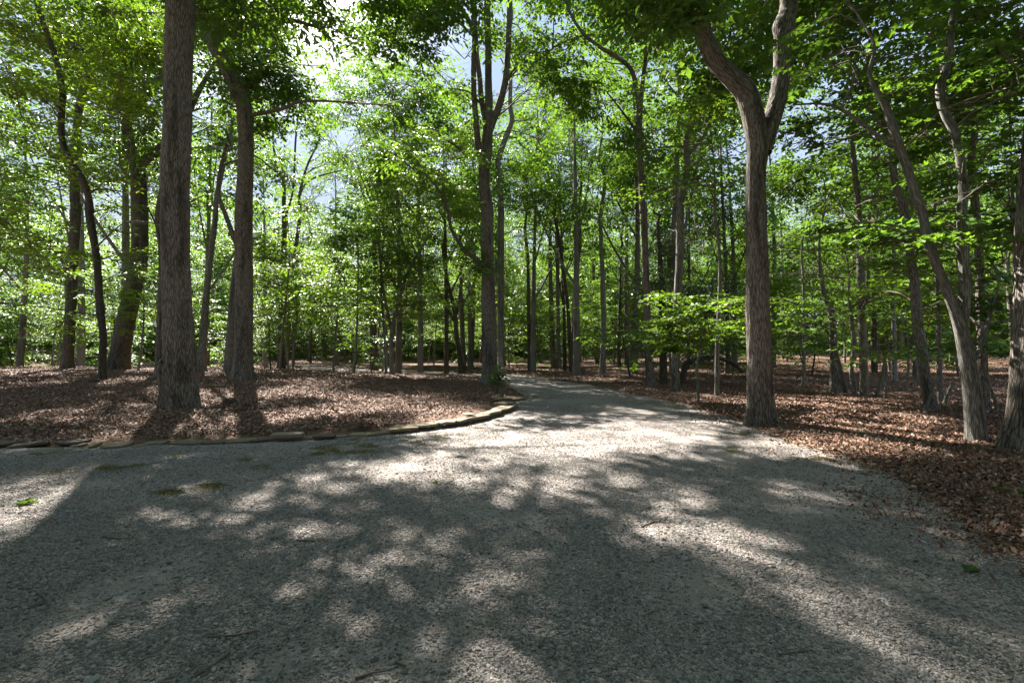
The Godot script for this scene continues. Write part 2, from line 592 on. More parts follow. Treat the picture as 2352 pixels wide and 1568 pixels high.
# woodland trees grown by rule, standing at the origin
func grown_oak(called: String, tall: float, thick: float, bark: String, kind: String, per: float, tint: Color, low := 0.42, wide := 0.2, n := 22) -> Node3D:
	var t := Node3D.new()
	t.name = called
	var pts := PackedVector3Array()
	var rad := PackedFloat32Array()
	var sway := jitter(0.35)
	for k in 8:
		var f := k / 7.0
		pts.append(Vector3(sin(f * 3.0 + sway.x * 9.0) * sway.x, f * tall * 0.92 - 0.15, cos(f * 2.6) * sway.z))
		rad.append(thick * lerpf(1.0, 0.12, f))
	var s := Soup.new()
	tube(s, pts, rad, 14, 0.4, 0.006, 0.5, Vector2(0.5, 1.7), rng.randf() * 9.0)
	part(t, "trunk", s.mesh(mats[bark]))
	var hooks := hooks_of(pts, tall * 0.25)
	# two or three heavy limbs
	for k in 3:
		var from := pts[2 + k]
		var a := rng.randf() * TAU
		var out := Vector3(cos(a), 0, sin(a))
		var l := PackedVector3Array([from, from + out * tall * 0.05 + Vector3.UP * tall * 0.08, from + out * tall * 0.1 + Vector3.UP * tall * 0.18, from + out * tall * 0.15 + Vector3.UP * tall * 0.32])
		var r0 := rad[2 + k] * 0.55
		var ls := Soup.new()
		tube(ls, l, PackedFloat32Array([r0, r0 * 0.8, r0 * 0.55, r0 * 0.2]), 8, 0.4, 0.0, 0.0)
		part(t, "limb", ls.mesh(mats[bark]))
		hooks.append_array(hooks_of(l, 0.0))
	foliage(t, hooks, cloud(Vector3(0, tall * (low + 1.0) * 0.5, 0), Vector3(tall * wide, tall * (1.0 - low) * 0.5, tall * wide), n, tall * 0.075, 0.8), per, kind, tint, false)
	return t

func grown_maple(called: String, tall: float, thick: float, bark: String, kind: String, per: float, tint: Color, n := 18, low := 0.25, wide := 0.3) -> Node3D:
	var t := Node3D.new()
	t.name = called
	var pts := PackedVector3Array()
	var rad := PackedFloat32Array()
	var sway := jitter(0.5)
	for k in 7:
		var f := k / 6.0
		pts.append(Vector3(sin(f * 4.0 + sway.y * 7.0) * sway.x * f * 1.4, f * tall * 0.95 - 0.1, sin(f * 3.0) * sway.z))
		rad.append(thick * lerpf(1.0, 0.12, f))
	var s := Soup.new()
	tube(s, pts, rad, 10, 0.35, 0.003, 0.35, Vector2(0.4, 1.2), rng.randf() * 9.0)
	part(t, "trunk", s.mesh(mats[bark]))
	foliage(t, hooks_of(pts, tall * 0.18), cloud(Vector3(0, tall * (low + 1.0) * 0.5, 0), Vector3(tall * wide, tall * (1.0 - low) * 0.5, tall * wide), n, tall * 0.12, 0.3), per, kind, tint, false, 0.008)
	return t

func beside(x: float, z: float) -> String:
	var px := CX + F * x / -z
	var marks := [[-60, "the wood's open side past the crest oak"], [190, "the thin crooked maple"], [308, "the dark crest oak"], [470, "the great bank oak"], [600, "the bowed oak"], [730, "the twin slim trunks"], [960, "the young forked maple"], [1180, "the many-stemmed oak"], [1320, "the bend of the drive"], [1440, "the straight grey trunk"], [1600, "the holly"], [1780, "the forked oak"], [1930, "the broken-topped maple"], [2060, "the slim sunlit maple"], [2180, "the leaning maple"], [9999, "the twin-stemmed maple"]]
	for m: Array in marks:
		if px < m[0]:
			return ("just behind " if -z < 40.0 else "well behind " if -z < 60.0 else "far off behind ") + m[1]
	return "in the wood"

func plant(proto: Node3D, where: Vector3, turn: float, size: float, label: String, category: String, group: String) -> void:
	var o: Node3D = proto.duplicate()
	o.name = numbered(proto.name)
	add_child(o)
	o.position = Vector3(where.x, height(where.x, where.z), where.z)
	o.rotation.y = turn
	o.scale = Vector3.ONE * size
	tag(o, label, category, group)


# ---- the scene -------------------------------------------------------------------------------------
func _ready() -> void:
	rng.seed = 20240917
	wob.noise_type = FastNoiseLite.TYPE_SIMPLEX
	wob.frequency = 0.03
	wob.seed = 4
	bump.noise_type = FastNoiseLite.TYPE_SIMPLEX
	bump.frequency = 0.03
	bump.seed = 8
	# camera
	var cam := Camera3D.new()
	cam.name = "camera"
	cam.position = EYE
	cam.rotation.x = PITCH
	cam.fov = rad_to_deg(2.0 * atan(784.0 / F))
	cam.near = 0.05
	cam.far = 900.0
	add_child(cam)
	cam.current = true
	# sky
	var sky := ProceduralSkyMaterial.new()
	sky.sky_top_color = Color(0.70, 0.82, 0.99)
	sky.sky_horizon_color = Color(0.93, 0.965, 1.0)
	sky.sky_curve = 0.22
	sky.ground_bottom_color = Color(0.22, 0.2, 0.15)
	sky.ground_horizon_color = Color(0.6, 0.62, 0.55)
	sky.sky_energy_multiplier = 0.445
	sky.sun_angle_max = 45.0
	sky.sun_curve = 0.2
	var env := Environment.new()
	env.background_mode = Environment.BG_SKY
	env.sky = Sky.new()
	env.sky.sky_material = sky
	env.tonemap_mode = Environment.TONE_MAPPER_LINEAR
	env.tonemap_exposure = 6.6
	env.sdfgi_enabled = true
	env.ssao_enabled = true
	env.ssil_enabled = true
	var we := WorldEnvironment.new()
	we.name = "environment"
	we.environment = env
	add_child(we)
	# sun: ahead, some thirty degrees to the side, over the trees
	var az := deg_to_rad(30.0)
	var el := deg_to_rad(43.0)
	to_sun = Vector3(-sin(az) * cos(el), sin(el), -cos(az) * cos(el))
	var sun := DirectionalLight3D.new()
	sun.name = "sun"
	sun.light_color = Color(1.0, 0.975, 0.935)
	sun.light_energy = 1.6
	sun.light_angular_distance = 0.53
	sun.shadow_enabled = true
	sun.basis = Basis.looking_at(-to_sun, Vector3.UP)
	add_child(sun)

	make_materials()
	rng.seed = 1100 + SEED
	make_sprays()
	rng.seed = 1200 + SEED
	lay_ground()
	rng.seed = 1300 + SEED
	edging()
	rng.seed = 1400 + SEED
	grow_heroes()
	rng.seed = 1500 + SEED
	grow_woods()
	rng.seed = 1600 + SEED
	strew_floor()
	rng.seed = 1700 + SEED
	small_things()


func lay_ground() -> void:
	for p: Array in [[-900, 1031], [0, 1031], [300, 1024], [590, 1017], [770, 1002], [960, 988], [1090, 955], [1190, 918], [1203, 907], [1178, 894], [1166, 880], [1130, 871], [1050, 863], [900, 857], [780, 850], [690, 845],
			[690, 841], [850, 846], [1000, 853], [1100, 858], [1180, 860], [1260, 869], [1350, 882], [1450, 903], [1600, 933], [1700, 962], [1830, 1008], [2060, 1090], [2352, 1255], [2800, 1520]]:
		var g := on_ground(p[0], p[1])
		drive.append(Vector2(g.x, g.z))
	drive.append(Vector2(6.0, 14.0))
	drive.append(Vector2(-14.0, 14.0))
	bank = PackedVector2Array([Vector2(-90, -1.0)])
	for k in 16:
		bank.append(drive[k])
	bank.append(Vector2(-60, -60))
	# openings in the leaves that let sun onto the drive and the bank, as ellipses in the picture
	for e: Array in [[1700, 1305, 340, 42], [1950, 1250, 180, 20], [1150, 1390, 260, 40], [1500, 1430, 90, 16], [700, 1508, 130, 32], [1050, 1530, 110, 22], [1250, 1592, 130, 22], [800, 1612, 90, 24],
			[2050, 1552, 170, 22], [1900, 1530, 90, 18], [1600, 1625, 100, 34], [2450, 1730, 190, 34], [2330, 1850, 130, 34], [2640, 1950, 190, 34], [1550, 1705, 100, 42], [1400, 1965, 170, 40], [1780, 1900, 90, 26],
			[2080, 1205, 120, 10], [1560, 1150, 130, 9], [70, 1410, 80, 14], [2820, 1690, 110, 30], [2150, 1640, 110, 24], [300, 1240, 200, 16], [620, 1265, 110, 12], [950, 1115, 180, 9], [1250, 1150, 170, 8], [450, 1190, 150, 10],
			[2550, 1260, 220, 10], [2420, 1200, 160, 8], [2700, 1300, 140, 8], [2450, 1330, 160, 9], [1800, 1110, 130, 6], [120, 1215, 120, 14], [330, 1290, 100, 8], [1120, 1118, 140, 8], [1150, 1180, 120, 8], [1300, 1200, 90, 7], [760, 1180, 120, 8], [880, 1240, 100, 8], [600, 1130, 90, 6], [2350, 1240, 120, 8], [2650, 1240, 140, 7], [2600, 1180, 160, 6], [2450, 1150, 120, 5]]:
		var c := on_ground(e[0] * 0.784, e[1] * 0.784)
		var n := on_ground(e[0] * 0.784, (e[1] + e[3]) * 0.784)
		var f := on_ground(e[0] * 0.784, (e[1] - e[3]) * 0.784)
		var wide := lerpf(0.4, 1.0, smoothstep(4.0, 7.5, -c.z)) if lit.size() < 22 else 2.0
		lit.append([c.x, (n.z + f.z) * 0.5, e[2] * 0.784 * -c.z / F + 0.3 * wide, absf(n.z - f.z) * 0.5 + 0.35 * wide, 4.6])
	# and openings that let it onto a few low boughs
	for e: Array in [[1960, 490, 8.6, 1.3], [2205, 545, 7.2, 1.2], [1600, 735, 13.6, 1.5], [2170, 200, 8.0, 0.7], [1990, 800, 15.6, 0.8], [1950, 850, 24.0, 1.0], [2070, 120, 9.0, 0.8], [850, 530, 24.0, 2.3], [740, 620, 23.5, 2.2], [980, 500, 25.0, 2.2], [2130, 660, 13.0, 1.6], [1900, 680, 17.0, 2.0]]:
		var p := at(e[0], e[1], e[2])
		var c := p - to_sun * (p.y / to_sun.y)
		lit.append([c.x, c.z, e[3], e[3] * 1.4, p.y + 0.7])
	# forest floor: one sheet, fine near the camera and reaching past the last trees
	var s := Soup.new()
	var nx := 220
	var nz := 220
	for b in nz + 1:
		var w := float(b) / nz
		var z := 18.0 - 60.0 * w - 300.0 * pow(w, 5.0)
		for a in nx + 1:
			var u := 2.0 * a / nx - 1.0
			var x := 28.0 * u + 260.0 * pow(u, 5.0)
			s.v.append(Vector3(x, height(x, z), z))
			s.n.append(Vector3.UP)
			s.uv.append(Vector2(x, z))
			s.c.append(Color.WHITE)
	for b in nz + 1:
		for a in nx + 1:
			var l := s.v[b * (nx + 1) + maxi(a - 1, 0)]
			var r := s.v[b * (nx + 1) + mini(a + 1, nx)]
			var f := s.v[mini(b + 1, nz) * (nx + 1) + a]
			var n := s.v[maxi(b - 1, 0) * (nx + 1) + a]
			s.n[b * (nx + 1) + a] = (r - l).cross(f - n).normalized()
	for b in nz:
		for a in nx:
			var k := b * (nx + 1) + a
			s.i.append_array(PackedInt32Array([k, k + nx + 1, k + 1, k + 1, k + nx + 1, k + nx + 2]))
	var ground := MeshInstance3D.new()
	ground.name = "ground"
	ground.mesh = s.mesh(mats["leaf_mould"])
	add_child(ground)
	tag(ground, "brown leaf mould floor of the wood", "", "", "structure")
	# gravel drive: a sheet with a ragged rim
	var rim := PackedVector2Array()
	for k in drive.size():
		var a := drive[k]
		var b := drive[(k + 1) % drive.size()]
		var n := clampi(int(a.distance_to(b) / 0.35), 1, 60)
		for j in n:
			var p := a.lerp(b, float(j) / n)
			var o := Vector2(b.y - a.y, a.x - b.x).normalized() * wob.get_noise_2d(p.x * 60.0, p.y * 60.0) * 0.16
			rim.append(p + o)
	var t := Geometry2D.triangulate_polygon(rim)
	var g := Soup.new()
	for p in rim:
		g.v.append(Vector3(p.x, 0.0, p.y))
		g.n.append(Vector3.UP)
		g.uv.append(p)
		g.c.append(Color.WHITE)
	g.i = t
	var road := MeshInstance3D.new()
	road.name = "gravel_drive"
	road.mesh = g.mesh(mats["gravel_dust"])
	add_child(road)
	tag(road, "pale dusty gravel drive curving away into the wood", "", "", "structure")
	gravel(road)

func pebble(s: Soup, p: Vector3, size: Vector3, col: Color) -> void:
	# a chipped stone: a jittered, squashed icosahedron
	var g := (1.0 + sqrt(5.0)) / 2.0
	var pts := []
	var turn := Basis(Vector3.UP, rng.randf() * TAU) * Basis(Vector3.RIGHT, rng.randf_range(-0.4, 0.4))
	for q: Vector3 in [Vector3(-1, g, 0), Vector3(1, g, 0), Vector3(-1, -g, 0), Vector3(1, -g, 0), Vector3(0, -1, g), Vector3(0, 1, g), Vector3(0, -1, -g), Vector3(0, 1, -g), Vector3(g, 0, -1), Vector3(g, 0, 1), Vector3(-g, 0, -1), Vector3(-g, 0, 1)]:
		pts.append(p + turn * ((q.normalized() + jitter(0.38)) * size))
	for f: Array in [[0, 11, 5], [0, 5, 1], [0, 1, 7], [0, 7, 10], [0, 10, 11], [1, 5, 9], [5, 11, 4], [11, 10, 2], [10, 7, 6], [7, 1, 8], [3, 9, 4], [3, 4, 2], [3, 2, 6], [3, 6, 8], [3, 8, 9], [4, 9, 5], [2, 4, 11], [6, 2, 10], [8, 6, 7], [9, 8, 1]]:
		s.tri(pts[f[0]], pts[f[2]], pts[f[1]], col)

func stone_tone() -> Color:
	var v := rng.randf_range(0.10, 0.31)
	if rng.randf() < 0.1:
		v *= 0.55
	var warm := rng.randf_range(0.0, 0.14)
	return Color(v * (1.0 + warm), v * (0.96 + warm * 0.2), v * (0.93 - warm * 0.4))

func gravel(road: Node3D) -> void:
	# the stones that show largest, one by one
	var kinds := []
	for k in 14:
		var s := Soup.new()
		pebble(s, Vector3.ZERO, Vector3(rng.randf_range(0.016, 0.028), rng.randf_range(0.009, 0.014), rng.randf_range(0.014, 0.022)), stone_tone())
		kinds.append(s.mesh(mats["stone"]))
	for k in 300:
		var d := 2.1 + 2.2 * pow(rng.randf(), 1.4)
		var o := part(road, "stone", kinds[rng.randi() % kinds.size()])
		o.position = Vector3(rng.randf_range(-1.08, 1.08) * d, 0.005, -d)
		o.rotation.y = rng.randf() * TAU
		o.scale = Vector3.ONE * rng.randf_range(0.5, 1.05)
	# the rest of the gravel in strewn patches
	for k in 6:
		var s := Soup.new()
		for j in 210:
			var a := rng.randf() * TAU
			var q := sqrt(rng.randf()) * 0.4
			var e := rng.randf_range(0.003, 0.0085) * (1.7 if rng.randf() < 0.07 else 0.45 if j > 110 else 1.0)
			pebble(s, Vector3(cos(a) * q, e * 0.2, sin(a) * q), Vector3(e * rng.randf_range(1.0, 1.5), e * 0.62, e), stone_tone())
		var m := s.mesh(mats["stone"])
		var where := []
		var tries := 2000
		for j in tries:
			var d := 2.0 + 30.0 * pow(rng.randf(), 1.8)
			var p := Vector2(rng.randf_range(-1.12, 1.12) * d, -d)
			if not Geometry2D.is_point_in_polygon(p, drive) or edge_distance(p, drive) > -0.15:
				continue
			# loose stones lie in drifts between the packed wheel tracks
			if wob.get_noise_2d(p.x * 34.0, p.y * 34.0) + 0.55 * wob.get_noise_2d(p.x * 9.0 + 50.0, p.y * 9.0) < rng.randf_range(-0.4, 0.42):
				continue
			where.append(Transform3D(Basis(Vector3.UP, rng.randf() * TAU).scaled(Vector3.ONE * rng.randf_range(0.7, 1.05)), Vector3(p.x, 0.001, p.y)))
		var o := copies(road, "gravel", m, where)
		o.set_meta("label", "loose grey gravel strewn over the dusty drive")


func slab(a: Vector3, b: Vector3, tall: float, deep: float, tilt: float) -> ArrayMesh:
	# a rough flat fieldstone lying from a to b, its face towards +depth
	var s := Soup.new()
	var along := b - a
	var ln := along.length()
	var x := along / ln
	var back := Vector3.UP.cross(x).normalized()
	if back.z > 0.0:
		back = -back
	var rings := []
	var tone := rng.randf_range(0.4, 0.95)
	var tint := Color(tone, tone * rng.randf_range(0.9, 1.0), tone * rng.randf_range(0.76, 0.98))
	var outline := []
	for q: Array in [[0.0, 0.06], [0.3, 0.0], [0.7, 0.03], [1.0, 0.08], [1.02, 0.5], [0.95, 0.95], [0.5, 1.04], [0.06, 0.92], [-0.03, 0.45]]:
		outline.append(Vector2(0.5 + (q[0] - 0.5) * 0.95 + rng.randf_range(-0.04, 0.04), q[1] + rng.randf_range(-0.14, 0.14)))
	for lev: Array in [[0.0, 0.97], [0.5, 1.02], [0.9, 1.0], [1.0, 0.955]]:
		var ring := []
		for o: Vector2 in outline:
			var q := Vector2(0.5, 0.5) + (o - Vector2(0.5, 0.5)) * float(lev[1])
			ring.append(x * (q.x - 0.5) * ln + back * q.y * deep + Vector3.UP * (float(lev[0]) * tall * (1.0 + rng.randf_range(-0.22, 0.22)) + tilt * (q.x - 0.5)))
		rings.append(ring)
	var m := outline.size()
	for k in 3:
		for j in m:
			var p0: Vector3 = rings[k][j]
			var p1: Vector3 = rings[k][(j + 1) % m]
			var q0: Vector3 = rings[k + 1][j]
			var q1: Vector3 = rings[k + 1][(j + 1) % m]
			s.tri(p0, p1, q0, tint)
			s.tri(p1, q1, q0, tint)
	var top := Vector3.ZERO
	for p: Vector3 in rings[3]:
		top += p / m
	for j in m:
		s.tri(rings[3][j], rings[3][(j + 1) % m], top, tint)
	# normals must face outwards
	var mid := back * deep * 0.5 + Vector3.UP * tall * 0.4
	for k in s.v.size():
		if s.n[k].dot(s.v[k] - mid) < 0.0:
			s.n[k] = -s.n[k]
	return s.mesh(mats["slate"])

func edging() -> void:
	var e := base("stone_edging", Vector3.ZERO)
	tag(e, "low edging of flat stacked fieldstones between the gravel and the leafy bank", "stone edging")
	# bottom edges of the stones in the photograph: x0, y0, x1, y1, thickness in pixels, level of the bed, depth, tilt
	for a: Array in [
			[-60, 1306, 22, 1305, 13, 0.0, 0.3, 0.0], [8, 1314, 145, 1303, 14, 0.0, 0.3, 0.05], [148, 1302, 227, 1301, 12, 0.02, 0.45, 0.0], [199, 1309, 247, 1306, 7, 0.0, 0.2, 0.02], [230, 1315, 288, 1311, 13, 0.0, 0.25, 0.05],
			[288, 1314, 349, 1314, 13, 0.0, 0.3, -0.02], [352, 1310, 392, 1306, 14, 0.0, 0.25, 0.07], [378, 1310, 420, 1309, 7, 0.0, 0.2, 0.0], [413, 1305, 474, 1303, 12, 0.0, 0.3, 0.0], [485, 1305, 583, 1304, 14, 0.0, 0.32, 0.0],
			[585, 1304, 650, 1302, 13, 0.0, 0.3, 0.0], [653, 1302, 752, 1296, 13, 0.0, 0.32, 0.02], [738, 1294, 784, 1291, 10, 0.02, 0.3, 0.0], [783, 1291, 883, 1288, 11, 0.0, 0.34, 0.0], [783, 1283, 884, 1281, 17, 0.07, 0.3, 0.01],
			[884, 1289, 946, 1287, 10, 0.0, 0.3, 0.0], [912, 1281, 978, 1280, 9, 0.05, 0.26, -0.01], [968, 1284, 1016, 1282, 9, 0.0, 0.25, 0.0], [1019, 1281, 1078, 1280, 14, 0.0, 0.32, 0.0], [1079, 1278, 1146, 1272, 12, 0.0, 0.3, 0.01],
			[1139, 1272, 1186, 1268, 8, 0.0, 0.25, 0.0], [1139, 1265, 1210, 1260, 12, 0.05, 0.3, 0.02], [1184, 1268, 1230, 1262, 10, 0.0, 0.25, 0.0], [1206, 1258, 1232, 1254, 10, 0.06, 0.25, 0.0], [1230, 1262, 1272, 1256, 10, 0.0, 0.25, 0.0],
			[1232, 1253, 1294, 1244, 11, 0.07, 0.28, 0.0], [1270, 1257, 1320, 1249, 10, 0.0, 0.26, 0.0], [1293, 1245, 1345, 1237, 11, 0.08, 0.3, 0.0], [1320, 1249, 1372, 1240, 10, 0.0, 0.26, 0.0], [1343, 1238, 1395, 1229, 11, 0.08, 0.3, 0.02],
			[1366, 1216, 1396, 1214, 6, 0.16, 0.3, 0.0], [1372, 1240, 1420, 1228, 10, 0.0, 0.26, 0.0], [1393, 1229, 1446, 1215, 11, 0.08, 0.3, 0.0], [1420, 1228, 1462, 1216, 10, 0.0, 0.26, 0.0], [1434, 1217, 1478, 1204, 10, 0.09, 0.3, 0.0],
			[1460, 1217, 1500, 1203, 9, 0.0, 0.26, 0.0], [1470, 1206, 1522, 1189, 10, 0.08, 0.34, 0.0], [1498, 1203, 1524, 1192, 9, 0.0, 0.26, 0.0], [1484, 1186, 1520, 1180, 7, 0.14, 0.5, 0.0], [1470, 1172, 1506, 1168, 6, 0.1, 0.5, 0.0], [1510, 1173, 1542, 1168, 8, 0.03, 0.6, 0.02],
			[77, 1331, 116, 1330, 4, 0.0, 0.42, 0.0], [104, 1333, 133, 1332, 4, 0.0, 0.4, 0.0], [132, 1327, 152, 1326, 4, 0.0, 0.35, 0.0], [146, 1329, 196, 1328, 5, 0.0, 0.35, 0.0], [196, 1327, 241, 1324, 4, 0.0, 0.25, 0.0], [1003, 1287, 1032, 1290, 6, 0.0, 0.2, 0.02], [1172, 1292, 1196, 1291, 7, 0.0, 0.2, 0.0]]:
		var p := on_ground(a[0] * 0.784, a[1] * 0.784, a[5])
		var q := on_ground(a[2] * 0.784, a[3] * 0.784, a[5])
		var tall := clampf(a[4] * 0.6 * 0.784 * -p.z / F, 0.025, 0.1)
		var o := part(e, "stone", slab(p, q, tall, a[6], a[7]))
		o.position = (p + q) * 0.5 - Vector3(0, 0.008, 0)


# ---- the traced trees --------------------------------------------------------------------------------
func grow_heroes() -> void:
	var h: Dictionary
	# great oak on the bank
	h = hero("oak_tree", "massive straight oak on the leafy bank with a broken stub at its foot", "oak tree", "oak_bark", 11.3, [
		[[[0, 414, 930, 84], [0, 414, 905, 82], [0, 412, 860, 78], [0, 411, 800, 74], [0, 405, 700, 68], [0, 402, 600, 64], [0, 402, 500, 66], [0, 402, 400, 67], [0, 406, 300, 64], [0, 408, 200, 64], [0, 411, 100, 65], [0, 413, 0, 66]], 12.0],
		[[[0, 385, 910, 40], [0, 381, 880, 38], [0, 376, 850, 34], [0, 372, 834, 24], [0, 370, 829, 8]], 0.0, -0.3]], "", 0.02, 0.4)
	foliage(h.tree, h.hooks, cloud(Vector3(-0.4, 15.0, 0), Vector3(5.5, 5.5, 5.5), 34, 1.4, 0.8) + strewn(h, 150, -60, 640, 60, 12.5, 16, 10, 0.9, 0.6), 24, "oak", Color(1, 1, 1))
	# curved oak behind it
	h = hero("oak_tree", "oak with a trunk that bows sideways high up, mossy at its foot", "oak tree", "oak_bark", 17.3, [
		[[[0, 556, 884, 56], [0, 556, 860, 50], [0, 557, 830, 46], [0, 560, 700, 42], [0, 559, 500, 43], [0, 563, 400, 38], [0, 564, 320, 37], [0, 560, 250, 38], [0, 544, 200, 42], [0, 520, 150, 44], [0, 484, 80, 42], [0, 462, 0, 36]], 9.0],
		[[[0, 488, 90, 16], [0, 500, 62, 15], [0, 525, 49, 14], [0, 595, 38, 12], [0, 665, 45, 10], [0, 735, 63, 7]], 1.5, -1.0],
		[[[1, 1590, 620, 26], [1, 1640, 560, 22], [1, 1700, 500, 14], [1, 1750, 380, 8]], 1.0, 1.0],
		[[[0, 543, 560, 14], [0, 520, 500, 11], [0, 500, 430, 9], [0, 520, 330, 6]], 0.5, 0.5]], "", 0.016)
	foliage(h.tree, h.hooks, cloud(Vector3(-2.0, 15.5, -0.5), Vector3(6, 6, 5), 30, 1.5, 0.8) + strewn(h, 560, 20, 960, 260, 17.6, 22, 22, 1.0, 0.7) + strewn(h, 590, 180, 720, 420, 18, 21, 7, 0.8, 0.5) + strewn(h, 700, -120, 900, 110, 15.5, 19.5, 9, 0.8, 0.6) + cloud(Vector3(5.2, 15.8, 0.4), Vector3(5.0, 3.6, 4.4), 32, 1.15, 0.7), 22, "oak", Color(1, 1.02, 1))
	# crooked leaning oak
	h = hero("oak_tree", "dark oak leaning hard and forking into a crooked elbowed stem", "oak tree", "dark_bark", 26.0, [
		[[[4, 680, 950, 124], [4, 682, 900, 118], [4, 700, 780, 108], [4, 735, 600, 100], [4, 785, 380, 95], [4, 800, 250, 92], [4, 800, 100, 92], [1, 915, 1400, 108], [1, 908, 1250, 100], [1, 900, 1100, 95], [1, 850, 960, 75], [1, 832, 800, 62], [1, 880, 690, 75], [1, 960, 595, 80], [1, 1050, 525, 62], [1, 1012, 450, 48], [1, 850, 260, 40], [1, 790, 140, 38], [1, 680, 0, 30]], 6.0],
		[[[1, 905, 1120, 60], [1, 950, 1050, 62], [1, 1010, 1010, 60], [1, 1075, 950, 58], [1, 1180, 850, 50], [1, 1290, 620, 40], [1, 1380, 460, 24]], 5.0, 1.0]], "", 0.014)
	foliage(h.tree, h.hooks, cloud(Vector3(1, 17, 0), Vector3(6, 6, 5), 26, 1.6, 0.8) + strewn(h, 150, 60, 520, 420, 22, 30, 26, 1.3, 0.5), 20, "oak", Color(1.15, 1.1, 1))
	# thin crooked dark maple
	h = hero("maple_tree", "thin dark crooked maple rising beside the great oak on the bank", "maple tree", "dark_bark", 17.6, [
		[[[4, 590, 1035, 54], [4, 588, 980, 46], [4, 585, 900, 42], [4, 590, 750, 40], [4, 572, 600, 44], [4, 560, 400, 40], [4, 545, 250, 40], [4, 518, 100, 46], [4, 505, 0, 44], [1, 590, 1400, 48], [1, 575, 1280, 46], [1, 525, 1150, 48], [1, 450, 1040, 46], [1, 402, 900, 40], [1, 402, 700, 44], [1, 408, 600, 40], [1, 380, 450, 40], [1, 330, 280, 38], [1, 270, 120, 38], [1, 235, 0, 34]], 3.5],
		[[[1, 402, 720, 30], [1, 385, 700, 26], [1, 368, 700, 18]], 0.0],
		[[[1, 580, 1270, 16], [1, 640, 1240, 14], [1, 760, 1250, 10], [1, 850, 1280, 5]], 0.0, -1.5]], "", 0.008, 0.3)
	foliage(h.tree, h.hooks, strewn(h, -60, -40, 380, 330, 16.8, 22, 42, 1.0, 0.22) + strewn(h, -60, -40, 120, 620, 13.5, 17, 16, 0.9, 0.22) + strewn(h, 230, 100, 360, 560, 14, 17, 10, 0.8, 0.22) + strewn(h, -60, 330, 380, 620, 16.5, 22, 30, 0.95, 0.2) + strewn(h, -40, 560, 220, 760, 15, 22, 10, 0.8, 0.2), 13, "maple", Color(1.5, 1.3, 0.9), true, 0.007)
	# dark straight oak far along the bank
	h = hero("oak_tree", "dark straight oak with a snapped side stub at the crest of the bank", "oak tree", "dark_bark", 27.0, [
		[[[4, 384, 950, 76], [4, 386, 900, 66], [4, 398, 700, 60], [4, 410, 500, 58], [4, 418, 300, 54], [4, 430, 100, 56], [4, 436, 0, 54], [1, 488, 1300, 60], [1, 490, 1000, 52], [1, 520, 700, 46], [1, 600, 350, 44], [1, 650, 100, 36]], 8.0],
		[[[4, 400, 400, 26], [4, 380, 370, 24], [4, 362, 335, 20], [4, 345, 298, 12]], 0.0]], "", 0.012)
	foliage(h.tree, h.hooks, cloud(Vector3(1, 16, 0), Vector3(5, 7, 5), 24, 1.5, 0.8), 20, "oak", Color(1.1, 1.1, 1))
	# centre oak
	h = hero("oak_tree", "tall oak at the tip of the bank dividing into several pale upright stems", "oak tree", "oak_bark", 21.0, [
		[[[0, 1126, 888, 50], [0, 1126, 870, 44], [0, 1125, 840, 40], [0, 1124, 780, 38], [0, 1122, 700, 36], [0, 1120, 600, 34], [2, 955, 1540, 100], [2, 958, 1400, 96], [2, 948, 1300, 88], [2, 936, 1200, 80], [2, 940, 1100, 86], [2, 948, 1000, 92], [2, 958, 900, 80], [2, 960, 800, 74], [2, 968, 660, 60], [2, 965, 500, 52], [2, 964, 300, 50], [2, 956, 100, 52], [2, 955, 0, 46]], 6.0],
		[[[2, 920, 1060, 50], [2, 902, 980, 52], [2, 888, 850, 46], [2, 876, 700, 42], [2, 868, 560, 40], [2, 868, 400, 42], [2, 876, 200, 40], [2, 845, 150, 36], [2, 790, 60, 32], [2, 740, 0, 28]], 4.0, -0.4],
		[[[2, 940, 780, 40], [2, 918, 650, 42], [2, 908, 520, 40], [2, 890, 380, 40], [2, 880, 250, 42], [2, 872, 100, 42], [2, 868, 0, 40]], 5.0, 0.5],
		[[[2, 975, 860, 50], [2, 1000, 780, 56], [2, 1035, 690, 56], [2, 1072, 550, 50], [2, 1090, 380, 46], [2, 1100, 150, 44], [2, 1106, 0, 40]], 5.0, 0.3],
		[[[5, 815, 370, 40], [5, 795, 335, 40], [5, 745, 290, 32], [5, 695, 245, 28], [5, 645, 165, 24], [2, 715, 1480, 26], [2, 690, 1350, 24], [2, 640, 1250, 22], [2, 560, 1150, 20], [2, 430, 1080, 14], [2, 330, 1000, 8]], 0.0, -2.0],
		[[[2, 850, 1010, 10], [2, 800, 990, 20], [2, 740, 950, 16], [2, 690, 920, 8]], 0.0, -0.8],
		[[[2, 960, 720, 14], [2, 900, 660, 13], [2, 830, 600, 11], [2, 700, 580, 6]], 0.0, -1.0],
		[[[2, 1080, 540, 18], [2, 1140, 450, 16], [2, 1250, 420, 14], [2, 1340, 360, 10], [2, 1400, 300, 6]], 0.0, -1.0]], "", 0.014)
	foliage(h.tree, h.hooks, strewn(h, 880, -60, 1400, 220, 20.6, 25, 40, 1.05, 0.8) + strewn(h, 880, -60, 1060, 160, 18, 20.5, 8, 0.9, 0.7) + strewn(h, 1130, -60, 1330, 260, 18.5, 21, 10, 0.8, 0.7) + strewn(h, 960, 180, 1330, 330, 20.8, 25, 20, 0.9, 0.7) + strewn(h, 900, 330, 1080, 520, 17.5, 20, 10, 0.8, 0.5) + strewn(h, 1080, 480, 1130, 620, 20, 21.5, 5, 0.5, 0.6) + cloud(Vector3(0, 19, 0), Vector3(5, 4, 5), 16, 1.5, 0.8), 19, "oak", Color(1.15, 1.12, 1))
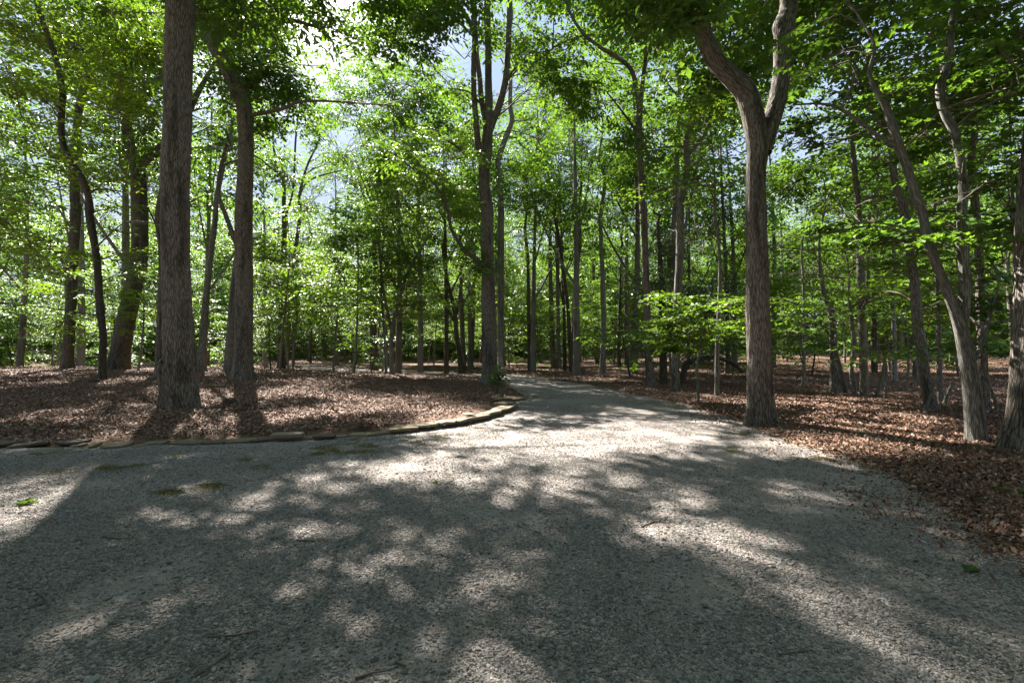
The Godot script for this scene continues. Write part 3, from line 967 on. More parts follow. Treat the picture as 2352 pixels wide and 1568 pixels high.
	# its companion
	h = hero("oak_tree", "slimmer grey oak standing close behind the many-stemmed oak", "oak tree", "smooth_bark", 30.0, [
		[[[5, 922, 985, 56], [5, 918, 940, 46], [5, 915, 700, 44], [5, 916, 400, 44], [5, 915, 100, 45], [2, 1048, 1400, 50], [2, 1040, 1200, 45], [2, 1028, 1060, 42], [2, 1075, 910, 42], [2, 1118, 790, 38], [2, 1106, 690, 34], [2, 1110, 500, 28]], 8.0],
		[[[2, 1100, 900, 16], [2, 1150, 905, 14], [2, 1190, 960, 12], [2, 1240, 970, 8]], 0.0]], "", 0.01)
	foliage(h.tree, h.hooks, cloud(Vector3(0.5, 15, 0), Vector3(5, 6, 5), 26, 1.5, 0.8), 19, "oak", Color(1.0, 1.05, 1))
	# forked oak by the drive
	h = hero("oak_tree", "stout oak beside the drive forking into a heavy Y with a burl", "oak tree", "oak_bark", 9.9, [
		[[[0, 1748, 978, 72], [0, 1748, 955, 68], [0, 1746, 900, 62], [0, 1744, 800, 58], [0, 1740, 700, 56], [0, 1740, 600, 53], [0, 1737, 500, 50], [0, 1737, 400, 48], [0, 1742, 340, 52], [0, 1735, 290, 54], [0, 1726, 250, 54], [0, 1712, 210, 54], [0, 1680, 175, 50], [0, 1645, 140, 46], [0, 1617, 80, 45], [0, 1600, 0, 48]], 7.0],
		[[[0, 1752, 350, 44], [0, 1762, 310, 46], [0, 1776, 265, 45], [0, 1790, 215, 44], [0, 1796, 170, 42], [0, 1798, 100, 42], [0, 1802, 72, 50], [0, 1800, 58, 54], [0, 1804, 44, 46], [0, 1813, 0, 42]], 7.0, 0.3],
		[[[0, 1700, 200, 10], [0, 1690, 168, 26], [0, 1684, 158, 10]], 0.0]], "", 0.014)
	foliage(h.tree, h.hooks, cloud(Vector3(0.3, 14.0, 0), Vector3(5.5, 4.5, 5.5), 36, 1.3, 0.8) + strewn(h, 1480, -60, 1600, 60, 9, 12, 5, 0.7, 0.6), 24, "oak", Color(1, 1, 1))
	# trunk at the edge of the frame
	h = hero("oak_tree", "broad pale oak trunk with spreading foot beside the forked maple", "oak tree", "oak_bark", 6.9, [
		[[[0, 2366, 1062, 116], [0, 2366, 1030, 108], [0, 2372, 960, 100], [0, 2378, 880, 98], [0, 2384, 750, 96], [0, 2388, 600, 94], [0, 2392, 480, 92], [0, 2400, 350, 88], [0, 2412, 220, 84], [0, 2424, 100, 80], [0, 2440, -40, 76]], 8.0]], "", 0.014, 0.5)
	foliage(h.tree, h.hooks, cloud(Vector3(1.0, 12.5, 0), Vector3(5, 4.5, 5), 26, 1.3, 0.8), 22, "oak", Color(1, 1, 1))
	# near maple
	h = hero("maple_tree", "maple with twin dark stems and broad layered leaves beside the pale oak trunk", "maple tree", "smooth_bark", 7.7, [
		[[[6, 1690, 1385, 124], [6, 1688, 1340, 116], [6, 1680, 1200, 106], [6, 1655, 1000, 90], [6, 1620, 800, 82], [6, 1590, 670, 74], [6, 1545, 550, 60], [6, 1475, 380, 56], [6, 1432, 260, 54], [6, 1400, 150, 52], [6, 1372, 10, 50], [3, 1540, 1300, 58], [3, 1480, 1110, 58], [3, 1420, 950, 62], [3, 1370, 800, 58], [3, 1330, 680, 50], [3, 1270, 590, 40], [3, 1225, 470, 28]], 1.5],
		[[[6, 1600, 720, 56], [6, 1618, 600, 64], [6, 1620, 400, 60], [6, 1612, 200, 58], [6, 1606, 20, 56], [3, 1845, 1300, 58], [3, 1825, 1050, 56], [3, 1790, 880, 56], [3, 1715, 720, 58], [3, 1692, 580, 58], [3, 1740, 420, 54], [3, 1760, 220, 48], [3, 1785, 0, 44]], 3.0, 0.5],
		[[[3, 1400, 945, 34], [3, 1330, 915, 30], [3, 1240, 860, 28], [3, 1150, 790, 26], [3, 1040, 715, 24], [3, 950, 685, 20], [3, 850, 680, 16], [3, 720, 690, 8]], 0.0, -0.6],
		[[[3, 1040, 715, 16], [3, 1080, 620, 15], [3, 1130, 515, 14], [3, 1040, 455, 10], [3, 900, 390, 6]], 0.0, -0.3],
		[[[3, 1800, 830, 20], [3, 1900, 740, 18], [3, 2020, 680, 16], [3, 2150, 610, 10]], 0.3, -0.5],
		[[[6, 1680, 880, 30], [6, 1720, 800, 22], [6, 1750, 700, 20], [6, 1790, 560, 14], [6, 1830, 400, 8]], 0.0, 0.3]], "", 0.006, 0.35)
	var near_leaves := strewn(h, 1880, -60, 2380, 190, 8.0, 11, 38, 0.66, 0.22) + strewn(h, 1960, 190, 2380, 420, 8.0, 11, 24, 0.62, 0.2) + strewn(h, 2230, 60, 2380, 420, 6.4, 7.4, 6, 0.5, 0.2) + strewn(h, 2060, 420, 2380, 620, 7.9, 10, 15, 0.58, 0.18) + strewn(h, 2180, 600, 2380, 800, 7.9, 10, 11, 0.55, 0.2)
	near_leaves += strewn(h, 1790, 200, 1880, 420, 10.4, 11.5, 7, 0.4, 0.3) + strewn(h, 1830, 0, 1900, 180, 10.4, 11.5, 5, 0.5, 0.3) + strewn(h, 1880, 430, 2060, 560, 8.2, 9.6, 9, 0.5, 0.18) + spots(h, [[1930, 470, 8.6, 0.55], [2000, 455, 8.4, 0.5], [1960, 520, 8.6, 0.5], [1890, 520, 8.8, 0.4]], 0.16)
	foliage(h.tree, h.hooks, near_leaves, 17, "maple_near", Color(1.0, 1.05, 1.0), true, 0.007)
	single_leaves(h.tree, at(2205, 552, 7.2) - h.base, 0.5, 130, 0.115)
	# woodland row across the drive
	h = hero("oak_tree", "dark upright oak standing among the holly past the drive", "oak tree", "oak_bark", 20.0, [
		[[[5, 1780, 1055, 72], [5, 1776, 1000, 60], [5, 1762, 800, 48], [5, 1752, 500, 46], [5, 1742, 200, 46], [5, 1736, 0, 46], [2, 1978, 1400, 46], [2, 1974, 1250, 46], [2, 1960, 1000, 46], [2, 1954, 800, 52], [2, 1965, 650, 44], [2, 1985, 480, 30], [2, 1998, 350, 26], [2, 1990, 100, 22]], 4.0],
		[[[2, 1958, 760, 34], [2, 1930, 540, 34], [2, 1890, 440, 32], [2, 1800, 370, 30], [2, 1700, 310, 28], [2, 1580, 210, 24], [2, 1505, 90, 20], [2, 1475, 0, 16]], 2.0, -1.5],
		[[[2, 1970, 930, 28], [2, 2000, 980, 24], [2, 2040, 1060, 12]], 0.0],
		[[[2, 1945, 870, 22], [2, 1880, 780, 18], [2, 1820, 700, 14], [2, 1740, 600, 8]], 0.0, -1.0]], "", 0.012)
	foliage(h.tree, h.hooks, strewn(h, 1290, -60, 1600, 330, 19.4, 24, 42, 0.95, 0.75) + strewn(h, 1430, 300, 1560, 480, 18, 22, 10, 0.8, 0.6) + cloud(Vector3(-0.5, 18, 0), Vector3(5, 4, 5), 12, 1.5, 0.8), 19, "oak", Color(1.05, 1.08, 1))
	h = hero("oak_tree", "grey oak with a curving top, standing before the holly", "oak tree", "smooth_bark", 17.6, [
		[[[5, 1918, 1085, 66], [5, 1918, 1030, 56], [5, 1920, 800, 50], [5, 1934, 500, 50], [5, 1945, 300, 50], [5, 1950, 0, 48], [3, 32, 1100, 48], [3, 22, 950, 50], [3, 60, 800, 50], [3, 100, 620, 46], [3, 140, 500, 40], [3, 200, 430, 34], [3, 240, 200, 30], [3, 260, 0, 26]], 4.0],
		[[[3, 45, 1010, 30], [3, 100, 940, 28], [3, 150, 870, 22], [3, 190, 780, 14]], 2.0],
		[[[3, 200, 440, 24], [3, 300, 380, 22], [3, 380, 310, 14], [3, 450, 200, 8]], 1.0, -0.5]], "", 0.01)
	foliage(h.tree, h.hooks, strewn(h, 1560, 30, 1720, 430, 17.2, 21, 20, 0.8, 0.6) + strewn(h, 1600, -60, 1900, 200, 16, 20, 22, 0.9, 0.7) + cloud(Vector3(1, 16, 0), Vector3(4, 4, 4), 12, 1.4, 0.8), 18, "oak", Color(1.15, 1.1, 1))
	h = hero("maple_tree", "slim sunlit maple trunk past the forked oak, darker on one side", "maple tree", "smooth_bark", 15.6, [
		[[[6, 1045, 1112, 62], [6, 1045, 1060, 50], [6, 1040, 900, 46], [6, 1030, 600, 46], [6, 1025, 400, 44], [6, 1018, 150, 40], [3, 1165, 1500, 42], [3, 1150, 1300, 38], [3, 1130, 1100, 38], [3, 1118, 900, 32], [3, 1140, 700, 24]], 3.5],
		[[[6, 1062, 560, 22], [6, 1070, 300, 18], [6, 1075, 50, 10]], 0.0]], "", 0.006, 0.4)
	foliage(h.tree, h.hooks, strewn(h, 1840, 420, 2120, 780, 15, 20, 20, 0.9, 0.22) + strewn(h, 1800, 560, 1960, 800, 15, 20, 9, 0.8, 0.22) + cloud(Vector3(0, 12, 0), Vector3(3, 2.5, 3), 10, 1.0, 0.4), 12, "maple", Color(1.0, 1.08, 1), true, 0.007)
	h = hero("maple_tree", "maple with a broken-topped trunk and flared roots past the forked oak", "maple tree", "smooth_bark", 17.0, [
		[[[6, 882, 1100, 78], [6, 878, 1050, 60], [6, 872, 900, 48], [6, 866, 750, 42], [6, 852, 600, 42], [6, 815, 520, 34], [6, 800, 430, 26], [6, 786, 300, 20], [6, 790, 150, 14]], 3.0],
		[[[6, 852, 610, 40], [6, 848, 570, 36], [6, 852, 545, 14]], 0.0],
		[[[6, 945, 1125, 30], [6, 930, 1030, 28], [6, 895, 900, 26], [6, 870, 800, 20]], 0.0, -0.6],
		[[[6, 855, 760, 16], [6, 800, 690, 12], [6, 700, 600, 10], [6, 560, 530, 6]], 0.0, -0.8]], "", 0.006, 0.4)
	foliage(h.tree, h.hooks, strewn(h, 1780, 540, 1960, 800, 16.5, 22, 16, 0.85, 0.22), 12, "maple", Color(1.2, 1.15, 1), true, 0.007)
	h = hero("maple_tree", "leaning maple trunk catching sun with a forked dead stick against it", "maple tree", "smooth_bark", 12.0, [
		[[[6, 1432, 1200, 84], [6, 1425, 1150, 72], [6, 1395, 1000, 62], [6, 1378, 850, 58], [6, 1345, 620, 58], [6, 1330, 400, 48], [6, 1292, 200, 46], [6, 1270, 0, 48], [3, 1430, 1300, 52], [3, 1390, 1150, 46], [3, 1378, 1000, 44], [3, 1330, 850, 38], [3, 1250, 730, 28], [3, 1200, 680, 18]], 3.0]], "", 0.006, 0.4)
	foliage(h.tree, h.hooks, strewn(h, 2000, 580, 2280, 840, 12, 16, 15, 0.7, 0.2) + strewn(h, 1980, 300, 2250, 560, 12, 16, 16, 0.8, 0.22) + strewn(h, 1900, -40, 2300, 300, 12, 16, 20, 0.9, 0.25), 13, "maple", Color(1.05, 1.12, 1), true, 0.007)
	# saplings, straight out of the tracing
	var slim := [
		["slim wavy sapling past the forked oak", 15.5, "smooth_bark", [[6, 992, 1115, 38], [6, 980, 1020, 30], [6, 970, 950, 26], [6, 985, 800, 24], [6, 965, 600, 20], [6, 955, 450, 14]], 3.0],
		["thin straight sapling lit along its stem past the forked oak", 19.0, "smooth_bark", [[6, 692, 1062, 26], [6, 698, 900, 20], [6, 696, 700, 18], [6, 694, 450, 14]], 4.0],
		["pale sunlit trunk standing alone in the sunny hollow", 24.0, "smooth_bark", [[6, 1222, 1025, 44], [6, 1220, 980, 32], [6, 1216, 800, 28], [6, 1212, 500, 22], [6, 1215, 200, 18]], 4.0],
		["pale trunk at the far rim of the sunny hollow", 26.0, "smooth_bark", [[6, 1340, 1000, 34], [6, 1338, 900, 26], [6, 1335, 700, 24], [6, 1330, 300, 18]], 4.0],
		["grey trunk half hidden behind the twin-stemmed maple", 11.5, "oak_bark", [[6, 1738, 1215, 72], [6, 1732, 1100, 58], [6, 1725, 950, 54], [6, 1716, 600, 50], [6, 1700, 200, 46], [3, 1920, 1300, 50], [3, 1900, 1000, 44]], 5.0],
		["slim trunk between the leaning maple and the twin-stemmed maple", 13.5, "smooth_bark", [[6, 1490, 1180, 38], [6, 1480, 1050, 32], [6, 1475, 850, 28], [6, 1465, 500, 24], [6, 1450, 200, 18]], 4.0],
		["slim grey sapling by the small yellow-green maple", 16.0, "smooth_bark", [[6, 198, 1115, 36], [6, 198, 1050, 30], [6, 200, 800, 26], [6, 210, 600, 24], [6, 215, 300, 20], [6, 190, 100, 16]], 4.0],
		["leaning thin trunk past the bend of the drive", 33.0, "dark_bark", [[5, 1322, 980, 34], [5, 1318, 900, 28], [5, 1308, 700, 26], [5, 1298, 560, 24], [5, 1270, 350, 24], [5, 1250, 200, 22], [5, 1225, 50, 20], [2, 1400, 1300, 18], [2, 1300, 950, 14]], 4.0],
		["straight grey trunk past the bend of the drive", 31.0, "smooth_bark", [[5, 1498, 968, 46], [5, 1502, 900, 36], [5, 1506, 700, 34], [5, 1500, 400, 30], [5, 1492, 200, 28], [5, 1490, 60, 26]], 8.0],
		["pale-footed trunk lit low down beyond the bend of the drive", 40.0, "smooth_bark", [[5, 1248, 925, 44], [5, 1248, 870, 34], [5, 1245, 700, 28], [5, 1240, 300, 24]], 9.0],
		["twin-leaning trunk beside the pale-footed trunk", 36.0, "oak_bark", [[5, 1348, 945, 60], [5, 1344, 880, 44], [5, 1338, 700, 36], [5, 1350, 400, 30], [5, 1370, 200, 26]], 8.0],
		["dark slim trunk before the far leaf-strewn slope", 35.0, "dark_bark", [[5, 1084, 962, 34], [5, 1080, 880, 26], [5, 1076, 600, 24], [5, 1070, 300, 22]], 7.0],
		["short dark trunk in the shade beyond the bank", 38.0, "dark_bark", [[5, 186, 925, 62], [5, 184, 860, 48], [5, 184, 650, 40], [5, 200, 400, 34]], 7.0],
		["slim pale trunk seen past the many-stemmed oak", 42.0, "smooth_bark", [[5, 742, 912, 40], [5, 740, 850, 28], [5, 736, 600, 24], [5, 735, 300, 20]], 8.0],
		["leaning grey trunk between the bowed oak and the great oak", 24.0, "smooth_bark", [[4, 1160, 925, 60], [4, 1158, 850, 46], [4, 1172, 650, 42], [4, 1200, 350, 38], [4, 1232, 100, 34], [1, 1420, 1300, 36], [1, 1480, 1000, 30]], 7.0],
		["grey trunk rising close beside the bowed oak", 23.0, "smooth_bark", [[4, 1312, 935, 66], [4, 1315, 850, 52], [4, 1332, 600, 46], [4, 1345, 400, 36]], 8.0],
		["brown trunk tucked behind the great oak on the bank", 20.0, "oak_bark", [[4, 918, 935, 66], [4, 918, 850, 54], [4, 924, 600, 46], [4, 930, 300, 40]], 8.0]]
	var groups := ["maple", "oak"]
	for k in slim.size():
		var a: Array = slim[k]
		h = hero("slender_tree", a[0], "tree", a[2], a[1], [[a[3], a[4]]], "slender trees of the wood", 0.006, 0.4)
		var top: Vector3 = h.hooks[h.hooks.size() - 1]
		foliage(h.tree, h.hooks, cloud(top + Vector3(0, -1.0, 0), Vector3(2.4, 3.2, 2.4), 12, 1.0, 0.5), 15, groups[k % 2], Color(1.1, 1.08, 1))
	# pair with forked stems
	h = hero("oak_tree", "twin slim dark trunks forking beside the far bend of the path", "oak tree", "dark_bark", 36.0, [
		[[[4, 1612, 935, 54], [4, 1612, 880, 42], [4, 1612, 700, 36], [4, 1626, 300, 34], [4, 1636, 50, 32], [1, 1862, 1500, 30], [1, 1856, 1100, 26], [1, 1800, 1000, 16]], 5.0],
		[[[4, 1640, 920, 34], [4, 1650, 800, 30], [4, 1664, 600, 26], [4, 1690, 300, 24], [4, 1722, 50, 22], [1, 1960, 1300, 20], [1, 2010, 1100, 16], [1, 2080, 950, 12]], 3.0],
		[[[1, 1870, 1420, 18], [1, 1920, 1250, 16], [1, 1940, 900, 14], [1, 1970, 650, 10]], 3.0]], "", 0.008)
	foliage(h.tree, h.hooks, strewn(h, 600, 150, 900, 460, 31, 38, 46, 1.5, 0.6), 18, "oak", Color(1.1, 1.1, 1.05))
	foliage(h.tree, h.hooks, strewn(h, 640, 190, 930, 400, 29, 34, 26, 1.3, 0.6), 16, "oak", Color(1.1, 1.1, 1.05), false)
	# understory maples in the middle distance
	h = hero("maple_tree", "young maple with forked stems and bright layered leaves past the bank", "maple tree", "smooth_bark", 25.0, [
		[[[5, 292, 985, 40], [5, 288, 930, 30], [5, 285, 800, 28], [5, 292, 700, 26], [5, 312, 620, 20], [5, 370, 420, 18], [5, 420, 310, 16], [5, 500, 180, 10]], 1.5],
		[[[5, 288, 720, 22], [5, 262, 600, 18], [5, 235, 450, 16], [5, 215, 200, 10]], 2.0],
		[[[5, 400, 350, 14], [5, 375, 290, 12], [5, 330, 150, 8]], 1.5]], "", 0.005, 0.3)
	foliage(h.tree, h.hooks, strewn(h, 640, 420, 1090, 620, 21, 28, 52, 1.0, 0.24) + strewn(h, 690, 600, 960, 730, 21.5, 26, 22, 0.9, 0.22) + strewn(h, 760, 300, 1080, 440, 22, 28, 20, 1.0, 0.3), 13, "maple", Color(1.35, 1.3, 1), true, 0.006)
	h = hero("maple_tree", "leaning maple with a forked slender top past the bank, beside the many-stemmed oak", "maple tree", "dark_bark", 33.0, [
		[[[5, 692, 948, 46], [5, 684, 900, 32], [5, 662, 750, 28], [5, 648, 600, 26], [5, 612, 450, 24], [5, 582, 250, 18]], 4.0],
		[[[5, 655, 680, 18], [5, 595, 570, 14], [5, 530, 440, 10]], 2.0],
		[[[5, 658, 640, 16], [5, 680, 500, 12], [5, 690, 350, 8]], 2.0]], "", 0.005, 0.3)
	foliage(h.tree, h.hooks, strewn(h, 840, 440, 1100, 720, 28, 36, 34, 1.2, 0.3), 14, "maple", Color(1.15, 1.2, 1), true, 0.006)
	# small yellow-green maple by the forked oak
	h = hero("maple_sapling", "small maple sapling with yellow-green leaves beside the forked oak", "sapling", "smooth_bark", 13.6, [
		[[[6, 92, 1145, 20], [6, 88, 1000, 17], [6, 84, 900, 16], [6, 106, 820, 15], [6, 92, 700, 12], [6, 60, 620, 8]], 0.8]], "", 0.003, 0.2)
	foliage(h.tree, h.hooks, strewn(h, 1500, 665, 1720, 800, 12.4, 14.8, 20, 0.4, 0.4) + strewn(h, 1430, 730, 1560, 800, 12.8, 14.5, 7, 0.35, 0.4), 26, "maple_near", Color(1.35, 1.25, 0.85), false, 0.006)
	# dark holly
	h = hero("holly_tree", "dense dark evergreen holly behind the oaks across the drive", "holly tree", "dark_bark", 21.5, [
		[[[5, 1850, 1010, 60], [5, 1848, 900, 46], [5, 1842, 600, 38], [5, 1830, 300, 30], [5, 1820, 100, 18]], 1.0]], "", 0.005, 0.3)
	foliage(h.tree, h.hooks, strewn(h, 1500, 520, 1650, 660, 20, 23, 30, 0.8, 0.5) + strewn(h, 1430, 640, 1690, 830, 20, 23, 44, 0.75, 0.4) + strewn(h, 1545, 420, 1610, 540, 20.5, 22.5, 9, 0.6, 0.6), 34, "holly", Color(0.42, 0.5, 0.6))


func single_leaves(tree: Node3D, c: Vector3, r: float, n: int, size: float) -> void:
	# a low spray of leaves big enough to tell apart, each one by itself
	var kinds := []
	for k in 5:
		var s := Soup.new()
		leaf(s, Vector3.ZERO, Vector3(0, -0.12, -1), Vector3.UP, size, leaf_tone(0.15) * 1.15, MAPLE, 0.1 + 0.04 * k, 0.2)  # leaf colour raised so this spray looks sunlit
		kinds.append(s.mesh(mats["leaf"]))
	var s := Soup.new()
	tube(s, PackedVector3Array([c + Vector3(r * 0.4, 0.3, -0.4), c + Vector3(0.1, 0.08, -0.1), c + Vector3(-r * 0.9, -0.06, 0.1)]), PackedFloat32Array([0.012, 0.008, 0.003]), 5, 0.1)
	part(tree, "spray_stem", s.mesh(mats["twig"]))
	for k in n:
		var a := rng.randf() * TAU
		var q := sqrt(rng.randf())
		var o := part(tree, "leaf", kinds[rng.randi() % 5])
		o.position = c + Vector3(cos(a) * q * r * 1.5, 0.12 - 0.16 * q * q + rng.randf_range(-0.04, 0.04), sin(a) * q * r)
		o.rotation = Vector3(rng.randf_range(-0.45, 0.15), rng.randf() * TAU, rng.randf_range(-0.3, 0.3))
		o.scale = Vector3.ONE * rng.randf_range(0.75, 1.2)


# ---- the rest of the wood ---------------------------------------------------------------------------
func grow_woods() -> void:
	var kinds := [
		[grown_oak("oak_tree", 22.0, 0.24, "oak_bark", "far", 6.5, Color(1.0, 1.05, 1.0)), "tall brown-barked oak ", "oak tree", "brown-barked oaks of the wood"],
		[grown_oak("oak_tree", 25.0, 0.28, "smooth_bark", "far", 6.5, Color(1.1, 1.1, 1.0), 0.36, 0.19, 26), "tall grey-barked oak ", "oak tree", "grey-barked oaks of the wood"],
		[grown_oak("oak_tree", 19.0, 0.17, "dark_bark", "far", 6.5, Color(0.95, 1.0, 1.0), 0.32, 0.2, 22), "slim dark-barked oak ", "oak tree", "dark-barked oaks of the wood"],
		[grown_maple("maple_tree", 9.0, 0.075, "smooth_bark", "far_maple", 6, Color(1.25, 1.22, 1.0)), "slender bright-leaved understory maple ", "maple tree", "bright understory maples"],
		[grown_maple("maple_tree", 6.5, 0.055, "dark_bark", "far_maple", 6, Color(1.0, 1.08, 1.0), 18, 0.06, 0.36), "low dark-stemmed understory maple ", "maple tree", "low understory maples"],
		[grown_maple("maple_tree", 12.0, 0.09, "smooth_bark", "far_maple", 6, Color(1.1, 1.15, 1.0), 22, 0.25, 0.25), "tall thin maple pole ", "maple tree", "tall thin maples"]]
	var spots_taken := []
	for d: Array in [[-9.8, -11.3]]:
		spots_taken.append(Vector2(d[0], d[1]))
	# oaks of the deep wood
	var placed := 0
	var tries := 0
	for a: Array in [[905, 29.0], [960, 32.0], [1020, 31.5], [1065, 36.0], [1230, 34.0], [1290, 38.0]]:
		var q := at(a[0], 800, a[1])
		var k: Array = kinds[placed % 3]
		spots_taken.append(Vector2(q.x, q.z))
		plant(k[0], q, rng.randf() * TAU, [0.86, 0.78, 1.0][placed % 3], k[1] + beside(q.x, q.z), k[2], k[3])
		placed += 1
	while placed < 96 and tries < 4000:
		tries += 1
		var a := rng.randf_range(-0.98, 0.98)
		var d := 27.0 + 68.0 * pow(rng.randf(), 1.15)
		var p := Vector2(tan(a * 0.86) * d, -d)
		if Geometry2D.is_point_in_polygon(p, drive) or edge_distance(p, drive) < 1.2:
			continue
		var px := CX + F * p.x / d
		if px > 1810 and px < 1950 and d < 70.0:
			continue
		var ok := true
		for y: float in [12.0, 15.0, 18.0, 21.0]:
			if shades_the_bright_bend(Vector3(p.x, y, p.y)):
				ok = false
		for q: Vector2 in spots_taken:
			if q.distance_to(p) < 2.6:
				ok = false
		if not ok:
			continue
		spots_taken.append(p)
		var k: Array = kinds[placed % 3]
		plant(k[0], Vector3(p.x, 0, p.y), rng.randf() * TAU, rng.randf_range(0.8, 1.15), k[1] + beside(p.x, p.y), k[2], k[3])
		placed += 1
	placed = 0
	tries = 0
	while placed < 180 and tries < 4000:
		tries += 1
		var a := rng.randf_range(-1.0, 1.0)
		var d := 24.0 + 60.0 * rng.randf()
		var p := Vector2(tan(a * 0.88) * d, -d)
		if Geometry2D.is_point_in_polygon(p, drive) or edge_distance(p, drive) < 1.5:
			continue
		var px := CX + F * p.x / d
		if px > 1000 and px < 1400 and d < 34.0:
			continue
		var ok := true
		for q: Vector2 in spots_taken:
			if q.distance_to(p) < 1.7:
				ok = false
		if not ok:
			continue
		spots_taken.append(p)
		var k: Array = kinds[[3, 4, 3, 4, 5][placed % 5]]
		plant(k[0], Vector3(p.x, 0, p.y), rng.randf() * TAU, rng.randf_range(0.75, 1.2), k[1] + beside(p.x, p.y), k[2], k[3])
		placed += 1
	var thick := []  # crowns made denser to hold back sky light from behind the camera
	for k in 3:
		thick.append(grown_oak("oak_tree", [21.0, 23.0, 19.0][k], 0.22, ["oak_bark", "smooth_bark", "dark_bark"][k], "far", 15, Color(1, 1, 1), 0.28, 0.24, 28))
	# the wood goes on behind the camera and shades the drive from the open sky there
	for k in 16:
		var a := -1.9 + 3.8 * k / 15.0 + rng.randf_range(-0.08, 0.08)
		var d := rng.randf_range(9.0, 17.0)
		var q: Array = kinds[k % 3]
		plant(thick[k % 3], Vector3(sin(a) * d, 0, 4.0 + cos(a) * d), rng.randf() * TAU, rng.randf_range(0.75, 1.0), ["brown-barked oak", "grey-barked oak", "dark-barked oak"][k % 3] + " at the near end of the drive opposite the bank", q[2], q[3])
	for k in 6:  # oaks added overhead, out of view, to cut light from the zenith
		var w: Array = [[-5.5, 2.5], [5.5, 3.0], [0.5, 6.5], [-9.5, -1.0], [9.5, 0.5], [-4.0, 10.0]][k]
		var q: Array = kinds[k % 3]
		plant(thick[k % 3], Vector3(w[0], 0, w[1]), rng.randf() * TAU, 0.85, ["brown-barked oak", "grey-barked oak", "dark-barked oak"][k % 3] + " added unseen over the near end of the drive to block sky light", q[2], q[3])
	for k in 14:
		var a := -1.9 + 3.8 * k / 13.0 + rng.randf_range(-0.08, 0.08)
		var d := rng.randf_range(8.0, 14.0)
		plant(kinds[3 + k % 3][0], Vector3(sin(a) * d, 0, 4.0 + cos(a) * d), rng.randf() * TAU, rng.randf_range(0.9, 1.2), ["bright-leaved understory maple", "low understory maple", "thin maple pole"][k % 3] + " at the near end of the drive opposite the bank", "maple tree", kinds[3 + k % 3][3])
	for k: Array in kinds:
		k[0].free()
	for o: Node3D in thick:
		o.free()
	# the far side of the wood, where crowns and undergrowth run together
	var where := []
	var tints := PackedColorArray()
	var clump := SurfaceTool.new()
	for k in 12:
		clump.append_from(sprays["far%d" % (k % TONES)], 0, Transform3D(Basis(Vector3.UP, rng.randf() * TAU), jitter(1.6)))
	var clumped := clump.commit()
	clumped.surface_set_material(0, mats["leaf"])
	for k in 3000:
		var a := rng.randf_range(-1.15, 1.15)
		var d := rng.randf_range(74.0, 115.0)
		var p := Vector3(sin(a) * d, 0, -cos(a) * d)
		var top := 17.0 + 5.0 * wob.get_noise_2d(a * 400.0, 3.0)
		p.y = height(p.x, p.z) + top * pow(rng.randf(), 1.8)
		where.append(Transform3D(Basis(Vector3.UP, rng.randf() * TAU).scaled(Vector3.ONE * rng.randf_range(0.9, 1.7)), p))
		var b := rng.randf_range(0.8, 1.3)
		tints.append(Color(b * 1.1, b * 1.1, b))
	var far := copies(self, "treeline", clumped, where, tints)
	tag(far, "hazy green mass of foliage closing the far end of the wood", "treeline", "", "stuff")


# ---- floor ------------------------------------------------------------------------------------------
func dead_tone() -> Color:
	var t := rng.randf()
	if t < 0.64:
		return Color(0.145, 0.074, 0.046).lerp(Color(0.25, 0.138, 0.09), rng.randf())
	if t < 0.88:
		return Color(0.24, 0.16, 0.12).lerp(Color(0.37, 0.28, 0.225), rng.randf())
	return Color(0.075, 0.048, 0.034)

